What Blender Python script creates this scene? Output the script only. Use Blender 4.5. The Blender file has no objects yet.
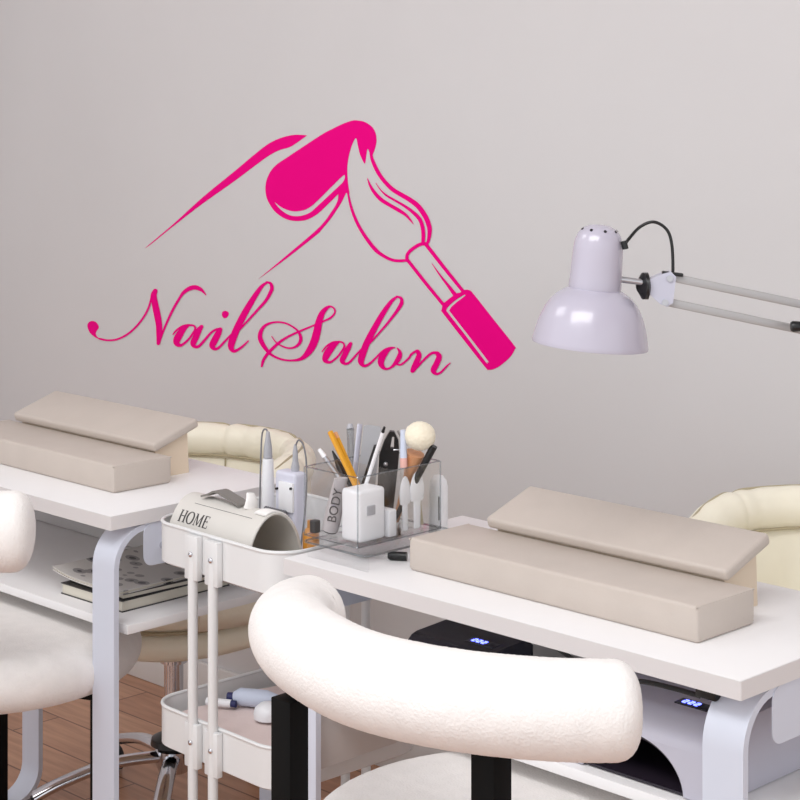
import bpy, bmesh, math, random
from mathutils import Vector, Matrix, noise, geometry
R2 = math.sqrt(2.0)
PI = math.pi
rnd = random.Random(7)
sc = bpy.context.scene
COL = sc.collection

# ------------------------------------------------------------------ camera, world, light, exposure
F, HOR, EYE = 1890.0, 80.0, 1.454
cam_d = bpy.data.cameras.new('camera')
cam_d.sensor_width = 36.0
cam_d.lens = F * 36.0 / 800.0
cam_d.shift_y = -(400.0 - HOR) / 800.0
cam_d.clip_start = 0.05
cam = bpy.data.objects.new('camera', cam_d)
COL.objects.link(cam)
cam.location = (0, 0, EYE)
cam.rotation_euler = (PI / 2, 0, PI / 4)
sc.camera = cam

world = bpy.data.worlds.new('world')
sc.world = world
world.use_nodes = True
wbg = world.node_tree.nodes['Background']
wbg.inputs[0].default_value = (0.955, 0.975, 1.0, 1)
wbg.inputs[1].default_value = 1.12

def area(name, loc, target, sx, sy, power, col=(1, 1, 1)):
    d = bpy.data.lights.new(name, 'AREA')
    d.shape = 'RECTANGLE'; d.size = sx; d.size_y = sy; d.energy = power; d.color = col
    o = bpy.data.objects.new(name, d); COL.objects.link(o)
    o.location = loc
    o.rotation_euler = (Vector(target) - Vector(loc)).to_track_quat('-Z', 'Y').to_euler()
    return o
area('ceiling_light', (-1.3, 0.6, 2.85), (-1.9, 2.0, 0.5), 1.7, 1.3, 52, (0.985, 0.99, 1.0))
area('ceiling_light', (-3.3, 0.8, 2.85), (-3.2, 1.9, 0.4), 1.2, 1.0, 17, (0.985, 0.99, 1.0))

vs = sc.view_settings
vs.view_transform = 'Standard'
vs.look = 'None'
vs.gamma = 1.0
vs.use_curve_mapping = False
vs.exposure = 0.10

# ------------------------------------------------------------------ sight lines of the photograph
def _ab(px, py): return (px - 400.0) / F, (py - HOR) / F
def _w(a, b, Z): return Vector(((a - 1) * Z / R2, (a + 1) * Z / R2, EYE - b * Z))
def at_z(px, py, z):
    a, b = _ab(px, py); return _w(a, b, (EYE - z) / b)
def at_v(px, py, v):
    a, b = _ab(px, py); return _w(a, b, v * R2 / (1 + a))
def at_u(px, py, u):
    a, b = _ab(px, py); return _w(a, b, u * R2 / (a - 1))
def at_d(px, py, Z):
    a, b = _ab(px, py); return _w(a, b, Z)

# ------------------------------------------------------------------ materials
def lin(c):
    f = lambda x: x / 12.92 if x <= 0.04045 else ((x + 0.055) / 1.055) ** 2.4
    return tuple(f(v / 255.0) for v in c) + (1.0,)
def mat(name, rgb, rough=0.5, metal=0.0, var=0.0, vscale=6.0, bump=0.0, bscale=80.0, spec=0.5, sheen=0.0, coat=0.0, sss=0.0):
    m = bpy.data.materials.new(name); m.use_nodes = True
    nt = m.node_tree; b = nt.nodes['Principled BSDF']
    b.inputs['Base Color'].default_value = lin(rgb)
    b.inputs['Roughness'].default_value = rough
    b.inputs['Metallic'].default_value = metal
    b.inputs['Specular IOR Level'].default_value = spec
    if sheen: b.inputs['Sheen Weight'].default_value = sheen
    if coat:
        b.inputs['Coat Weight'].default_value = coat; b.inputs['Coat Roughness'].default_value = 0.08
    tc = nt.nodes.new('ShaderNodeTexCoord')
    if var:
        n = nt.nodes.new('ShaderNodeTexNoise'); n.inputs['Scale'].default_value = vscale; n.inputs['Detail'].default_value = 4
        nt.links.new(tc.outputs['Object'], n.inputs['Vector'])
        r = nt.nodes.new('ShaderNodeValToRGB')
        c = lin(rgb)
        r.color_ramp.elements[0].position = 0.3; r.color_ramp.elements[1].position = 0.7
        r.color_ramp.elements[0].color = tuple(max(0, x * (1 - var)) for x in c[:3]) + (1,)
        r.color_ramp.elements[1].color = tuple(min(1, x * (1 + var)) for x in c[:3]) + (1,)
        nt.links.new(n.outputs['Fac'], r.inputs['Fac']); nt.links.new(r.outputs['Color'], b.inputs['Base Color'])
    if bump:
        n2 = nt.nodes.new('ShaderNodeTexNoise'); n2.inputs['Scale'].default_value = bscale; n2.inputs['Detail'].default_value = 5
        nt.links.new(tc.outputs['Object'], n2.inputs['Vector'])
        bp = nt.nodes.new('ShaderNodeBump'); bp.inputs['Strength'].default_value = bump; bp.inputs['Distance'].default_value = 0.004
        nt.links.new(n2.outputs['Fac'], bp.inputs['Height']); nt.links.new(bp.outputs['Normal'], b.inputs['Normal'])
    return m
def mat_clear(name, tint=(0.995, 0.996, 0.997), alpha=0.86):
    m = bpy.data.materials.new(name); m.use_nodes = True
    nt = m.node_tree; nt.nodes.clear()
    out = nt.nodes.new('ShaderNodeOutputMaterial'); mx = nt.nodes.new('ShaderNodeMixShader')
    tr = nt.nodes.new('ShaderNodeBsdfTransparent'); tr.inputs[0].default_value = tint + (1,)
    gl = nt.nodes.new('ShaderNodeBsdfGlossy'); gl.inputs['Roughness'].default_value = 0.05
    fr = nt.nodes.new('ShaderNodeLayerWeight'); fr.inputs[0].default_value = 0.5
    pw = nt.nodes.new('ShaderNodeMath'); pw.operation = 'POWER'; pw.inputs[1].default_value = 4.0
    mth = nt.nodes.new('ShaderNodeMath'); mth.operation = 'MULTIPLY_ADD'; mth.inputs[1].default_value = 0.5; mth.inputs[2].default_value = (1 - alpha) * 0.35
    nt.links.new(fr.outputs['Facing'], pw.inputs[0]); nt.links.new(pw.outputs[0], mth.inputs[0]); nt.links.new(mth.outputs[0], mx.inputs[0])
    nt.links.new(tr.outputs[0], mx.inputs[1]); nt.links.new(gl.outputs[0], mx.inputs[2]); nt.links.new(mx.outputs[0], out.inputs[0])
    return m
def mat_emit(name, rgb, s):
    m = bpy.data.materials.new(name); m.use_nodes = True
    b = m.node_tree.nodes['Principled BSDF']
    b.inputs['Base Color'].default_value = lin(rgb)
    b.inputs['Emission Color'].default_value = lin(rgb); b.inputs['Emission Strength'].default_value = s
    return m
def mat_wood():
    m = bpy.data.materials.new('wood_floor'); m.use_nodes = True
    nt = m.node_tree; b = nt.nodes['Principled BSDF']; b.inputs['Roughness'].default_value = 0.38
    tc = nt.nodes.new('ShaderNodeTexCoord')
    br = nt.nodes.new('ShaderNodeTexBrick'); br.inputs['Scale'].default_value = 1.0
    br.inputs['Brick Width'].default_value = 0.9; br.inputs['Row Height'].default_value = 0.125
    br.inputs['Mortar Size'].default_value = 0.0022; br.inputs['Bias'].default_value = 0.0
    br.inputs['Color1'].default_value = lin((206, 160, 130)); br.inputs['Color2'].default_value = lin((184, 136, 108)); br.inputs['Mortar'].default_value = lin((120, 82, 64))
    nt.links.new(tc.outputs['Object'], br.inputs['Vector'])
    mp = nt.nodes.new('ShaderNodeMapping'); mp.inputs['Scale'].default_value = (2.5, 26, 1)
    nt.links.new(tc.outputs['Object'], mp.inputs['Vector'])
    n = nt.nodes.new('ShaderNodeTexNoise'); n.inputs['Scale'].default_value = 2.2; n.inputs['Detail'].default_value = 8
    nt.links.new(mp.outputs['Vector'], n.inputs['Vector'])
    r = nt.nodes.new('ShaderNodeValToRGB')
    r.color_ramp.elements[0].position = 0.3; r.color_ramp.elements[0].color = (0.62, 0.55, 0.5, 1)
    r.color_ramp.elements[1].position = 0.75; r.color_ramp.elements[1].color = (1.1, 1.08, 1.05, 1)
    nt.links.new(n.outputs['Fac'], r.inputs['Fac'])
    mx = nt.nodes.new('ShaderNodeMix'); mx.data_type = 'RGBA'; mx.blend_type = 'MULTIPLY'; mx.inputs[0].default_value = 0.7
    nt.links.new(br.outputs['Color'], mx.inputs[6]); nt.links.new(r.outputs['Color'], mx.inputs[7])
    nt.links.new(mx.outputs[2], b.inputs['Base Color'])
    return m
def mat_print():
    m = bpy.data.materials.new('magazine_cover'); m.use_nodes = True
    nt = m.node_tree; b = nt.nodes['Principled BSDF']; b.inputs['Roughness'].default_value = 0.3
    tc = nt.nodes.new('ShaderNodeTexCoord')
    mp = nt.nodes.new('ShaderNodeMapping'); mp.inputs['Scale'].default_value = (18, 26, 1)
    nt.links.new(tc.outputs['Object'], mp.inputs['Vector'])
    v = nt.nodes.new('ShaderNodeTexVoronoi'); v.inputs['Scale'].default_value = 1.4
    nt.links.new(mp.outputs['Vector'], v.inputs['Vector'])
    r = nt.nodes.new('ShaderNodeValToRGB'); r.color_ramp.interpolation = 'CONSTANT'
    r.color_ramp.elements[0].position = 0.0; r.color_ramp.elements[0].color = lin((60, 58, 62))
    r.color_ramp.elements[1].position = 0.22; r.color_ramp.elements[1].color = lin((150, 146, 146))
    e = r.color_ramp.elements.new(0.4); e.color = lin((212, 208, 204))
    nt.links.new(v.outputs['Distance'], r.inputs['Fac']); nt.links.new(r.outputs['Color'], b.inputs['Base Color'])
    return m
def mat_fluff():
    m = mat('boucle_fabric', (240, 236, 233), 0.95, bump=0.32, bscale=300, spec=0.1, sheen=0.25, var=0.03, vscale=40)
    return m
M = dict(
    wall=mat('wall_paint', (210, 207, 207), 0.85, var=0.02, vscale=1.6, bump=0.03, bscale=60, spec=0.2),
    base=mat('baseboard_paint', (222, 219, 217), 0.5),
    floor=mat_wood(),
    pink=mat('pink_vinyl', (240, 0, 132), 0.6, spec=0.06),
    edge=mat('edge_shade_grey', (220, 217, 217), 0.5),  # white laminate greyed to paint in the shade on the tabletop's upright faces
    white=mat('white_laminate', (240, 238, 238), 0.42, var=0.012, vscale=9),
    steel=mat('white_powder_coat', (212, 217, 230), 0.38),
    panel=mat('grey_board', (206, 203, 202), 0.6),
    beige=mat('beige_leatherette', (197, 186, 177), 0.5, var=0.03, vscale=14, bump=0.12, bscale=240),
    tan=mat('tan_lining', (222, 204, 182), 0.7),
    cream=mat('cream_leather', (246, 240, 221), 0.42, var=0.03, vscale=7, bump=0.35, bscale=22),
    piping=mat('taupe_piping', (178, 166, 138), 0.5),
    chrome=mat('chrome', (215, 215, 220), 0.12, 1.0),
    black=mat('black_metal', (5, 5, 5), 0.6, spec=0.15),
    blackp=mat('black_plastic', (18, 18, 20), 0.35),
    fluff=mat_fluff(),
    cart=mat('cart_white_metal', (226, 226, 226), 0.35),
    lamp=mat('lilac_white_enamel', (182, 177, 191), 0.25, coat=0.4),
    alu=mat('satin_aluminium', (172, 170, 170), 0.42, 0.35),
    lampgrey=mat('pale_grey_enamel', (190, 190, 204), 0.35),
    boxgrey=mat('stone_painted_tin', (214, 210, 204), 0.5, var=0.02, vscale=20),
    boxin=mat('tan_tin_inside', (196, 178, 150), 0.6),
    ink=mat('dark_ink', (62, 58, 58), 0.6),
    strap=mat('grey_strap', (128, 124, 120), 0.6),
    tissue=mat('soft_white_paper', (244, 242, 240), 0.8),
    clear=mat_clear('clear_acrylic'),
    clearedge=mat_clear('acrylic_edge', (0.74, 0.76, 0.78), 0.6),
    wplas=mat('white_plastic', (240, 240, 243), 0.35),
    gplas=mat('grey_plastic', (172, 172, 178), 0.4),
    lav=mat('lavender_plastic', (214, 214, 228), 0.4),
    wire=mat('grey_wire', (120, 120, 124), 0.4),
    silver=mat('brushed_silver', (190, 190, 194), 0.3, 0.8),
    yellow=mat('amber_yellow', (214, 150, 22), 0.35),
    amber=mat('amber_bottle', (206, 138, 52), 0.3),
    filegrey=mat('grey_file', (168, 168, 172), 0.7, bump=0.1, bscale=600),
    copper=mat('copper_ferrule', (222, 162, 118), 0.35, 0.15),
    puff=mat('cream_bristles', (240, 230, 208), 0.9, bump=0.4, bscale=200, sheen=0.2),
    pinkp=mat('pale_pink_plastic', (236, 184, 174), 0.4),
    tube=mat('grey_lotion_tube', (188, 182, 184), 0.4),
    navy=mat('navy_ink', (38, 42, 92), 0.5),
    uvbody=mat('pearl_grey_plastic', (190, 188, 200), 0.35),
    uvdark=mat('charcoal_gloss', (44, 44, 54), 0.2),
    uvin=mat('dark_purple_liner', (36, 28, 40), 0.5),
    led=mat_emit('blue_led', (90, 100, 255), 6.0),
    bead=mat('led_bead', (96, 84, 104), 0.3),
    cable=mat('black_cable', (20, 20, 22), 0.5),
    page=mat('paper_pages', (220, 214, 200), 0.8),
    cover=mat_print(),
    darkcov=mat('dark_cover', (44, 42, 44), 0.35),
    blush=mat('pale_pink_cloth', (226, 208, 204), 0.9, bump=0.3, bscale=60),
    bluep=mat('pale_blue_plastic', (206, 214, 232), 0.4),
)

# ------------------------------------------------------------------ mesh builder
def frame(d):
    d = d.normalized()
    up = Vector((0, 0, 1)) if abs(d.z) < 0.95 else Vector((1, 0, 0))
    x = up.cross(d).normalized(); y = d.cross(x).normalized()
    return x, y
def catmull(pts, n=8, closed=False):
    P = [Vector(p) for p in pts]; out = []; N = len(P)
    segs = N if closed else N - 1
    for i in range(segs):
        if closed: a, b, c, d = P[(i - 1) % N], P[i], P[(i + 1) % N], P[(i + 2) % N]
        else: a, b, c, d = P[max(i - 1, 0)], P[i], P[i + 1], P[min(i + 2, N - 1)]
        if (b - c).length < 1e-9: continue
        for k in range(n):
            t = k / n
            out.append(0.5 * ((2 * b) + (c - a) * t + (2 * a - 5 * b + 4 * c - d) * t * t + (3 * b - a - 3 * c + d) * t ** 3))
    if not closed: out.append(P[-1])
    return out
class G:
    def __init__(s): s.b = bmesh.new()
    def _add(s, verts, faces):
        vs_ = [s.b.verts.new(v) for v in verts]
        for f in faces:
            try: s.b.faces.new([vs_[i] for i in f])
            except ValueError: pass
        return vs_
    def box(s, c, d, rz=0.0, bev=0.0, mx=None, seg=2):
        t = bmesh.new()
        bmesh.ops.create_cube(t, size=1.0)
        bmesh.ops.scale(t, vec=d, verts=t.verts)
        if bev: bmesh.ops.bevel(t, geom=list(t.edges), offset=bev, segments=seg, affect='EDGES', profile=0.5)
        mm = Matrix.Translation(c) @ (mx if mx else Matrix.Rotation(rz, 4, 'Z'))
        bmesh.ops.transform(t, matrix=mm, verts=t.verts)
        s.join(t); return s
    def join(s, t):
        t.verts.index_update()
        s._add([v.co.copy() for v in t.verts], [[v.index for v in f.verts] for f in t.faces]); t.free()
    def sweep(s, path, radii, seg=16, closed=False, caps=True, sq=2.0):
        path = [Vector(p) for p in path]; n = len(path)
        if not hasattr(radii, '__len__'): radii = [radii] * n
        rings = []; px = None
        for i, p in enumerate(path):
            if closed: d = path[(i + 1) % n] - path[i - 1]
            else: d = path[min(i + 1, n - 1)] - path[max(i - 1, 0)]
            d.normalize()
            if px is None: x, y = frame(d)
            else:
                x = (px - d * px.dot(d)).normalized(); y = d.cross(x)
            px = x
            r = radii[i]; rx, ry = r if hasattr(r, '__len__') else (r, r)
            ring = []
            for k in range(seg):
                a = 2 * PI * k / seg; ca, sa = math.cos(a), math.sin(a)
                if sq != 2.0:
                    ca = math.copysign(abs(ca) ** (2 / sq), ca); sa = math.copysign(abs(sa) ** (2 / sq), sa)
                ring.append(p + x * rx * ca + y * ry * sa)
            rings.append(ring)
        V = [v for r_ in rings for v in r_]; Fc = []
        m = n if closed else n - 1
        for i in range(m):
            for k in range(seg):
                a = i * seg + k; b = i * seg + (k + 1) % seg
                c = ((i + 1) % n) * seg + (k + 1) % seg; d = ((i + 1) % n) * seg + k
                Fc.append((a, b, c, d))
        if caps and not closed:
            Fc.append(tuple(range(seg))[::-1]); Fc.append(tuple((n - 1) * seg + k for k in range(seg)))
        s._add(V, Fc); return s
    def cyl(s, p0, p1, r0, r1=None, seg=20):
        return s.sweep([p0, p1], [r0, r0 if r1 is None else r1], seg)
    def lathe(s, prof, o=(0, 0, 0), axis=(0, 0, 1), seg=40, a0=0.0, a1=2 * PI, sup=2.0):
        o = Vector(o); ax = Vector(axis).normalized(); x, y = frame(ax)
        full = abs(a1 - a0) > 2 * PI - 1e-6
        cols = seg if full else seg + 1
        V = []
        for (r, h) in prof:
            for k in range(cols):
                a = a0 + (a1 - a0) * k / seg; ca, sa = math.cos(a), math.sin(a)
                if sup != 2.0:
                    q = (abs(ca) ** sup + abs(sa) ** sup) ** (-1 / sup); ca *= q; sa *= q
                V.append(o + ax * h + x * (r * ca) + y * (r * sa))
        Fc = []
        for i in range(len(prof) - 1):
            for k in range(seg):
                k2 = (k + 1) % cols
                Fc.append((i * cols + k, i * cols + k2, (i + 1) * cols + k2, (i + 1) * cols + k))
        s._add(V, Fc)
        bmesh.ops.remove_doubles(s.b, verts=s.b.verts, dist=1e-6)
        return s
    def ell(s, c, r, mx=None, u=24, v=14):
        t = bmesh.new(); bmesh.ops.create_uvsphere(t, u_segments=u, v_segments=v, radius=1.0)
        bmesh.ops.scale(t, vec=r, verts=t.verts)
        bmesh.ops.transform(t, matrix=Matrix.Translation(c) @ (mx if mx else Matrix.Identity(4)), verts=t.verts)
        s.join(t); return s
    def prism(s, loops, fn, fn2=None):
        """flat shape with holes: fn maps 2-D to the front, fn2 to the back"""
        flat = [p for l in loops for p in l]
        tris = geometry.tessellate_polygon([[Vector((p[0], p[1], 0)) for p in l] for l in loops])
        V = [fn(p) for p in flat]
        if fn2:
            n = len(flat); V += [fn2(p) for p in flat]
            Fc = [t for t in tris] + [tuple(i + n for i in t[::-1]) for t in tris]
            k = 0
            for l in loops:
                for i in range(len(l)):
                    j = (i + 1) % len(l); Fc.append((k + i, k + j, n + k + j, n + k + i))
                k += len(l)
        else: Fc = list(tris)
        s._add(V, Fc); return s
    def band(s, path, hw, th, wdir):
        """flat strip along a path: half-width hw along wdir, thickness th"""
        path = [Vector(p) for p in path]; w = Vector(wdir).normalized(); n = len(path); V = []; Fc = []
        for i, p in enumerate(path):
            d = (path[(i + 1) % n] - path[i - 1]).normalized(); nn = d.cross(w).normalized()
            V += [p - w * hw - nn * th / 2, p + w * hw - nn * th / 2, p + w * hw + nn * th / 2, p - w * hw + nn * th / 2]
        for i in range(n):
            j = (i + 1) % n
            for k in range(4): Fc.append((i * 4 + k, i * 4 + (k + 1) % 4, j * 4 + (k + 1) % 4, j * 4 + k))
        s._add(V, Fc); return s
    def rough(s, amp, scale):
        s.b.normal_update()
        mv = [(v, v.normal * (noise.noise(v.co * scale) + 0.6 * noise.noise(v.co * scale * 2.3)) * amp) for v in s.b.verts]
        for v, d in mv: v.co += d
        return s
    def mesh(s, name, m, shift=None, sharp=40, smooth=True):
        bmesh.ops.recalc_face_normals(s.b, faces=s.b.faces)
        if shift is not None: bmesh.ops.translate(s.b, vec=-Vector(shift), verts=s.b.verts)
        me = bpy.data.meshes.new(name); s.b.to_mesh(me); s.b.free()
        if smooth:
            me.polygons.foreach_set('use_smooth', [True] * len(me.polygons))
            me.set_sharp_from_angle(angle=math.radians(sharp))
        me.materials.append(M[m]); me.update()
        return me
def thing(name, label, cat, loc=(0, 0, 0), rz=0.0, group=None):
    o = bpy.data.objects.new(name, None); COL.objects.link(o)
    o.empty_display_size = 0.05
    o.location = loc; o.rotation_euler = (0, 0, rz)
    o['label'] = label; o['category'] = cat; o['kind'] = 'thing'
    if group: o['group'] = group
    return o
def part(name, g, m, parent, world=False, label=None, sharp=40, smooth=True):
    root = parent
    while root.parent: root = root.parent
    o = bpy.data.objects.new(name, g.mesh(name, m, root.location if world else None, sharp, smooth))
    COL.objects.link(o); o.parent = parent
    if label: o['label'] = label
    return o
def solo(name, g, m, label, cat, loc=(0, 0, 0), rz=0.0, group=None, world=True, sharp=40):
    o = bpy.data.objects.new(name, g.mesh(name, m, loc if world else None, sharp)); COL.objects.link(o)
    o.location = loc; o.rotation_euler = (0, 0, rz)
    o['label'] = label; o['category'] = cat; o['kind'] = 'thing'
    if group: o['group'] = group
    return o
def struct(name, g, m):
    o = bpy.data.objects.new(name, g.mesh(name, m)); COL.objects.link(o); o['kind'] = 'structure'; return o
def kids(o): return [c for c in bpy.data.objects if c.parent == o]
def dup(o, parent=None):
    c = o.copy(); COL.objects.link(c)
    if parent: c.parent = parent
    for ch in kids(o): dup(ch, c)
    return c
def copy_thing(o, loc, label, rz=None):
    c = dup(o); c.location = loc; c['label'] = label
    if rz is not None: c.rotation_euler = (0, 0, rz)
    return c
def cut(obj, g):
    me = bpy.data.meshes.new('cutter'); bmesh.ops.recalc_face_normals(g.b, faces=g.b.faces); g.b.to_mesh(me); g.b.free()
    c = bpy.data.objects.new('cutter', me); COL.objects.link(c)
    par = obj.parent; obj.parent = None
    md = obj.modifiers.new('cut', 'BOOLEAN'); md.operation = 'DIFFERENCE'; md.object = c; md.solver = 'EXACT'
    dg = bpy.context.evaluated_depsgraph_get(); dg.update()
    nm = bpy.data.meshes.new_from_object(obj.evaluated_get(dg))
    obj.modifiers.remove(md); nm.name = obj.data.name; obj.data = nm; obj.parent = par
    bpy.data.objects.remove(c); bpy.data.meshes.remove(me)
    nm.polygons.foreach_set('use_smooth', [True] * len(nm.polygons)); nm.set_sharp_from_angle(angle=math.radians(35))
def rrect(x0, x1, y0, y1, r, n=8):
    out = []
    for cx, cy, a0 in ((x1 - r, y1 - r, 0), (x0 + r, y1 - r, 90), (x0 + r, y0 + r, 180), (x1 - r, y0 + r, 270)):
        for k in range(n + 1):
            a = math.radians(a0 + 90 * k / n); out.append((cx + r * math.cos(a), cy + r * math.sin(a)))
    return out

# ------------------------------------------------------------------ the room
WV, LU = 2.81, -4.36           # back wall, left wall
struct('floor', G().box(((LU + 1.6) / 2, 1.2, -0.03), (1.6 - LU, 3.3, 0.06)), 'floor')
struct('wall_back', G().box(((LU + 1.6) / 2, WV + 0.05, 1.45), (1.6 - LU, 0.10, 2.9)), 'wall')
struct('wall_left', G().box((LU - 0.05, 1.2, 1.45), (0.10, 3.3, 2.9)), 'wall')
struct('baseboard_back', G().box(((LU + 1.6) / 2, WV - 0.006, 0.045), (1.6 - LU, 0.012, 0.09), bev=0.003), 'base')
struct('ceiling', G().box(((LU + 1.6) / 2, 1.2, 2.93), (1.6 - LU, 3.3, 0.06)), 'wall')

# ------------------------------------------------------------------ wall decal
def wp(lift):
    return lambda p: (lambda q: Vector((q.x, WV - lift, q.z)))(at_v(p[0], p[1], WV))
def conv(x0, y0, s, pts): return [(x0 + p[0] / s, y0 + p[1] / s) + ((p[2] / s,) if len(p) > 2 else ()) for p in pts]
_lift = [0.0010]
def ribbon(g, pts, n=9):
    P = catmull(pts, n)
    _lift[0] += 0.000017
    L, Rr = [], []
    for i, p in enumerate(P):
        d = (P[min(i + 1, len(P) - 1)] - P[max(i - 1, 0)]); d = Vector((d.x, d.y)).normalized()
        nn = Vector((-d.y, d.x)); h = max(p.z * 1.06 + 0.18, 0.3) / 2
        L.append((p.x + nn.x * h, p.y + nn.y * h)); Rr.append((p.x - nn.x * h, p.y - nn.y * h))
    m = len(P); up = lambda i: wp(_lift[0] + 0.00035 * i / m)
    V = [up(i)(q) for i, q in enumerate(L)] + [up(i)(q) for i, q in enumerate(Rr)]
    g._add(V, [(i, i + 1, m + i + 1, m + i) for i in range(m - 1)])
    for e, dsg in ((0, -1), (m - 1, 1)):          # round ends
        p = P[e]; h = max(p.z * 1.06 + 0.18, 0.3) / 2
        ring = [wp(_lift[0] + 0.00035 * e / m + 0.000006)((p.x + h * math.cos(a), p.y + h * math.sin(a))) for a in [2 * PI * k / 14 for k in range(14)]]
        g._add(ring, [tuple(range(14))])
def fill(g, loops):
    _lift[0] += 0.000012
    sm = [[(q.x, q.y) for q in catmull([(p[0], p[1], 0) for p in l], 6, True)] for l in loops]
    g.prism(sm, wp(_lift[0]), wp(0.0003))
decal = thing('wall_decal', 'bright pink nail and brush sticker with script lettering on the pale wall', 'wall decal', at_v(310, 250, WV - 0.001))
g = G()
fill(g, [[(145.2, 248.1), (145.2, 248.1), (173.5, 224.1), (203.8, 196.6), (234, 171.9), (256, 153.5), (269, 143.6), (279.5, 138.5), (288.5, 135.8), (296.7, 134.7), (305.7, 135.2), (307, 135.6), (307, 135.6),
          (302, 139.2), (290.7, 146.7), (279.5, 150.2), (269, 155.7), (256, 165), (234, 181.5), (201, 204.9), (170.8, 228.3), (151.5, 243.9)]])
fill(g, [[(339.4, 192.6), (338, 200), (335, 206.8), (330.5, 213.5), (324.5, 221.8), (314.7, 231.8), (285, 257), (258.7, 279), (258.7, 279), (286.7, 258.4), (316.5, 235), (321.5, 230), (330.5, 219.2), (336.5, 210.5), (341.7, 202.2), (346.6, 192), (346.6, 192)]])
part('finger_outline', g, 'pink', decal, True)
C1 = lambda pts: conv(260, 110, 6.667, pts)
g = G()
fill(g, [C1([(620, 70), (560, 90), (480, 128), (420, 160), (300, 238), (180, 318), (115, 362), (75, 405), (48, 460), (38, 520), (45, 580), (70, 635), (110, 685), (170, 725), (235, 740), (300, 735), (355, 712), (400, 680), (450, 632),
             (528, 556), (528, 556), (575, 552), (575, 552), (585, 556), (597, 556), (590, 505), (584, 440), (584, 370), (595, 300), (612, 240), (632, 195), (640, 189), (646, 195), (655, 240), (670, 300), (695, 352), (703, 350), (710, 300), (716, 264), (724, 264), (738, 304), (738, 304), (752, 300), (752, 300), (770, 250), (778, 200), (770, 150), (745, 110), (700, 80), (660, 71)]),
         C1([(97, 610), (97, 610), (140, 645), (190, 668), (240, 676), (300, 665), (345, 640), (400, 590), (480, 510), (557, 436), (567, 452), (555, 480), (530, 505), (440, 590), (380, 645), (340, 680), (290, 702), (240, 708), (190, 698), (140, 665), (110, 632)])])
part('painted_nail', g, 'pink', decal, True)
C2 = lambda pts: conv(340, 150, 8.0, pts)
C3 = lambda pts: conv(400, 230, 5.333, pts)
g = G()
ribbon(g, C2([(250, 30, 20), (262, 80, 24), (300, 165, 28), (350, 240, 28), (420, 312, 30), (500, 362, 32), (560, 397, 34), (630, 452, 36), (690, 540, 36), (718, 620, 34), (718, 680, 28), (708, 730, 22), (698, 752, 18)]))
ribbon(g, C2([(290, 265, 4), (320, 310, 6), (370, 360, 14), (440, 402, 16), (510, 442, 18), (580, 492, 24), (638, 550, 28), (662, 610, 28), (670, 670, 28), (668, 738, 26)]))
ribbon(g, C2([(222, 228, 4), (242, 280, 16), (275, 335, 24), (330, 395, 28), (400, 440, 26), (470, 480, 26), (530, 520, 20), (570, 565, 12), (590, 592, 3)]))
ribbon(g, C2([(63, 330, 12), (90, 450, 18), (130, 560, 22), (190, 670, 24), (280, 790, 28)]) + [(384.7, 256.3, 2.8), (395.2, 260.5, 2.6), (408, 260.3, 2.4)])
ribbon(g, C3([(142, 74, 18), (118, 74, 17), (90, 86, 17), (55, 112, 16), (40, 136, 16), (40, 162, 16)]))
ribbon(g, C3([(42, 160, 16), (140, 284, 16), (237, 402, 16)]))
ribbon(g, C3([(138, 74, 18), (240, 204, 17), (337, 324, 16)]))
ribbon(g, C3([(172, 178, 2), (215, 240, 8), (258, 295, 14), (296, 345, 20)]))
fill(g, [C3([(240, 385), (300, 340), (322, 333), (340, 320), (372, 321), (400, 350), (500, 477), (610, 616), (613, 635), (590, 675), (540, 720), (500, 742), (475, 745), (455, 730), (340, 584), (228, 440), (224, 428), (230, 395)]),
         C3([(343, 346), (300, 372), (262, 405), (248, 428), (258, 444), (360, 575), (458, 704), (468, 704), (469, 695), (370, 566), (272, 440), (266, 428), (278, 408), (310, 380), (347, 352)])])
part('brush_drawing', g, 'pink', decal, True)
C4 = lambda p: conv(80, 280, 8.0, p)
C5 = lambda p: conv(170, 270, 7.273, p)
C6 = lambda p: conv(255, 295, 8.0, p)
C7 = lambda p: conv(310, 285, 8.0, p)
C8 = lambda p: conv(370, 330, 8.889, p)
g = G()
fill(g, [C4([(62, 370), (70, 342), (95, 328), (125, 335), (147, 360), (150, 385), (132, 412), (128, 432), (140, 455), (165, 468), (200, 474), (200, 486), (160, 476), (115, 452), (80, 418)])])
ribbon(g, C4([(160, 470, 13), (225, 482, 13), (300, 474, 13), (380, 435, 14), (450, 375, 14), (510, 300, 14), (550, 225, 14), (570, 160, 14), (585, 112, 24), (606, 85, 30)]))
ribbon(g, C4([(607, 88, 30), (594, 130, 42), (605, 200, 48), (622, 280, 50), (635, 360, 46), (637, 440, 42), (630, 508, 24)]))
ribbon(g, C4([(634, 510, 14), (660, 432, 14), (702, 330, 16), (750, 230, 18), (800, 145, 18)]) + C5([(100, 166, 22), (140, 137, 28), (185, 126, 30), (225, 140, 24), (250, 163, 12), (265, 182, 4)]))
def letter_a(c, q):
    ribbon(g, c(q['bowl'])); ribbon(g, c(q['entry'])); ribbon(g, c(q['stem']))
letter_a(C5, dict(bowl=[(140, 401, 14), (105, 425, 34), (72, 470, 48), (52, 512, 48), (58, 538, 36), (85, 546, 18), (130, 512, 14), (165, 467, 14), (186, 432, 14), (178, 406, 12), (140, 400, 14)],
                  entry=[(25, 468, 8), (50, 438, 12), (95, 410, 16), (140, 400, 14)],
                  stem=[(232, 412, 26), (212, 440, 38), (190, 490, 42), (172, 532, 40), (185, 557, 22), (215, 552, 18), (260, 503, 16), (300, 457, 14), (340, 432, 14), (376, 426, 10)]))
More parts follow.
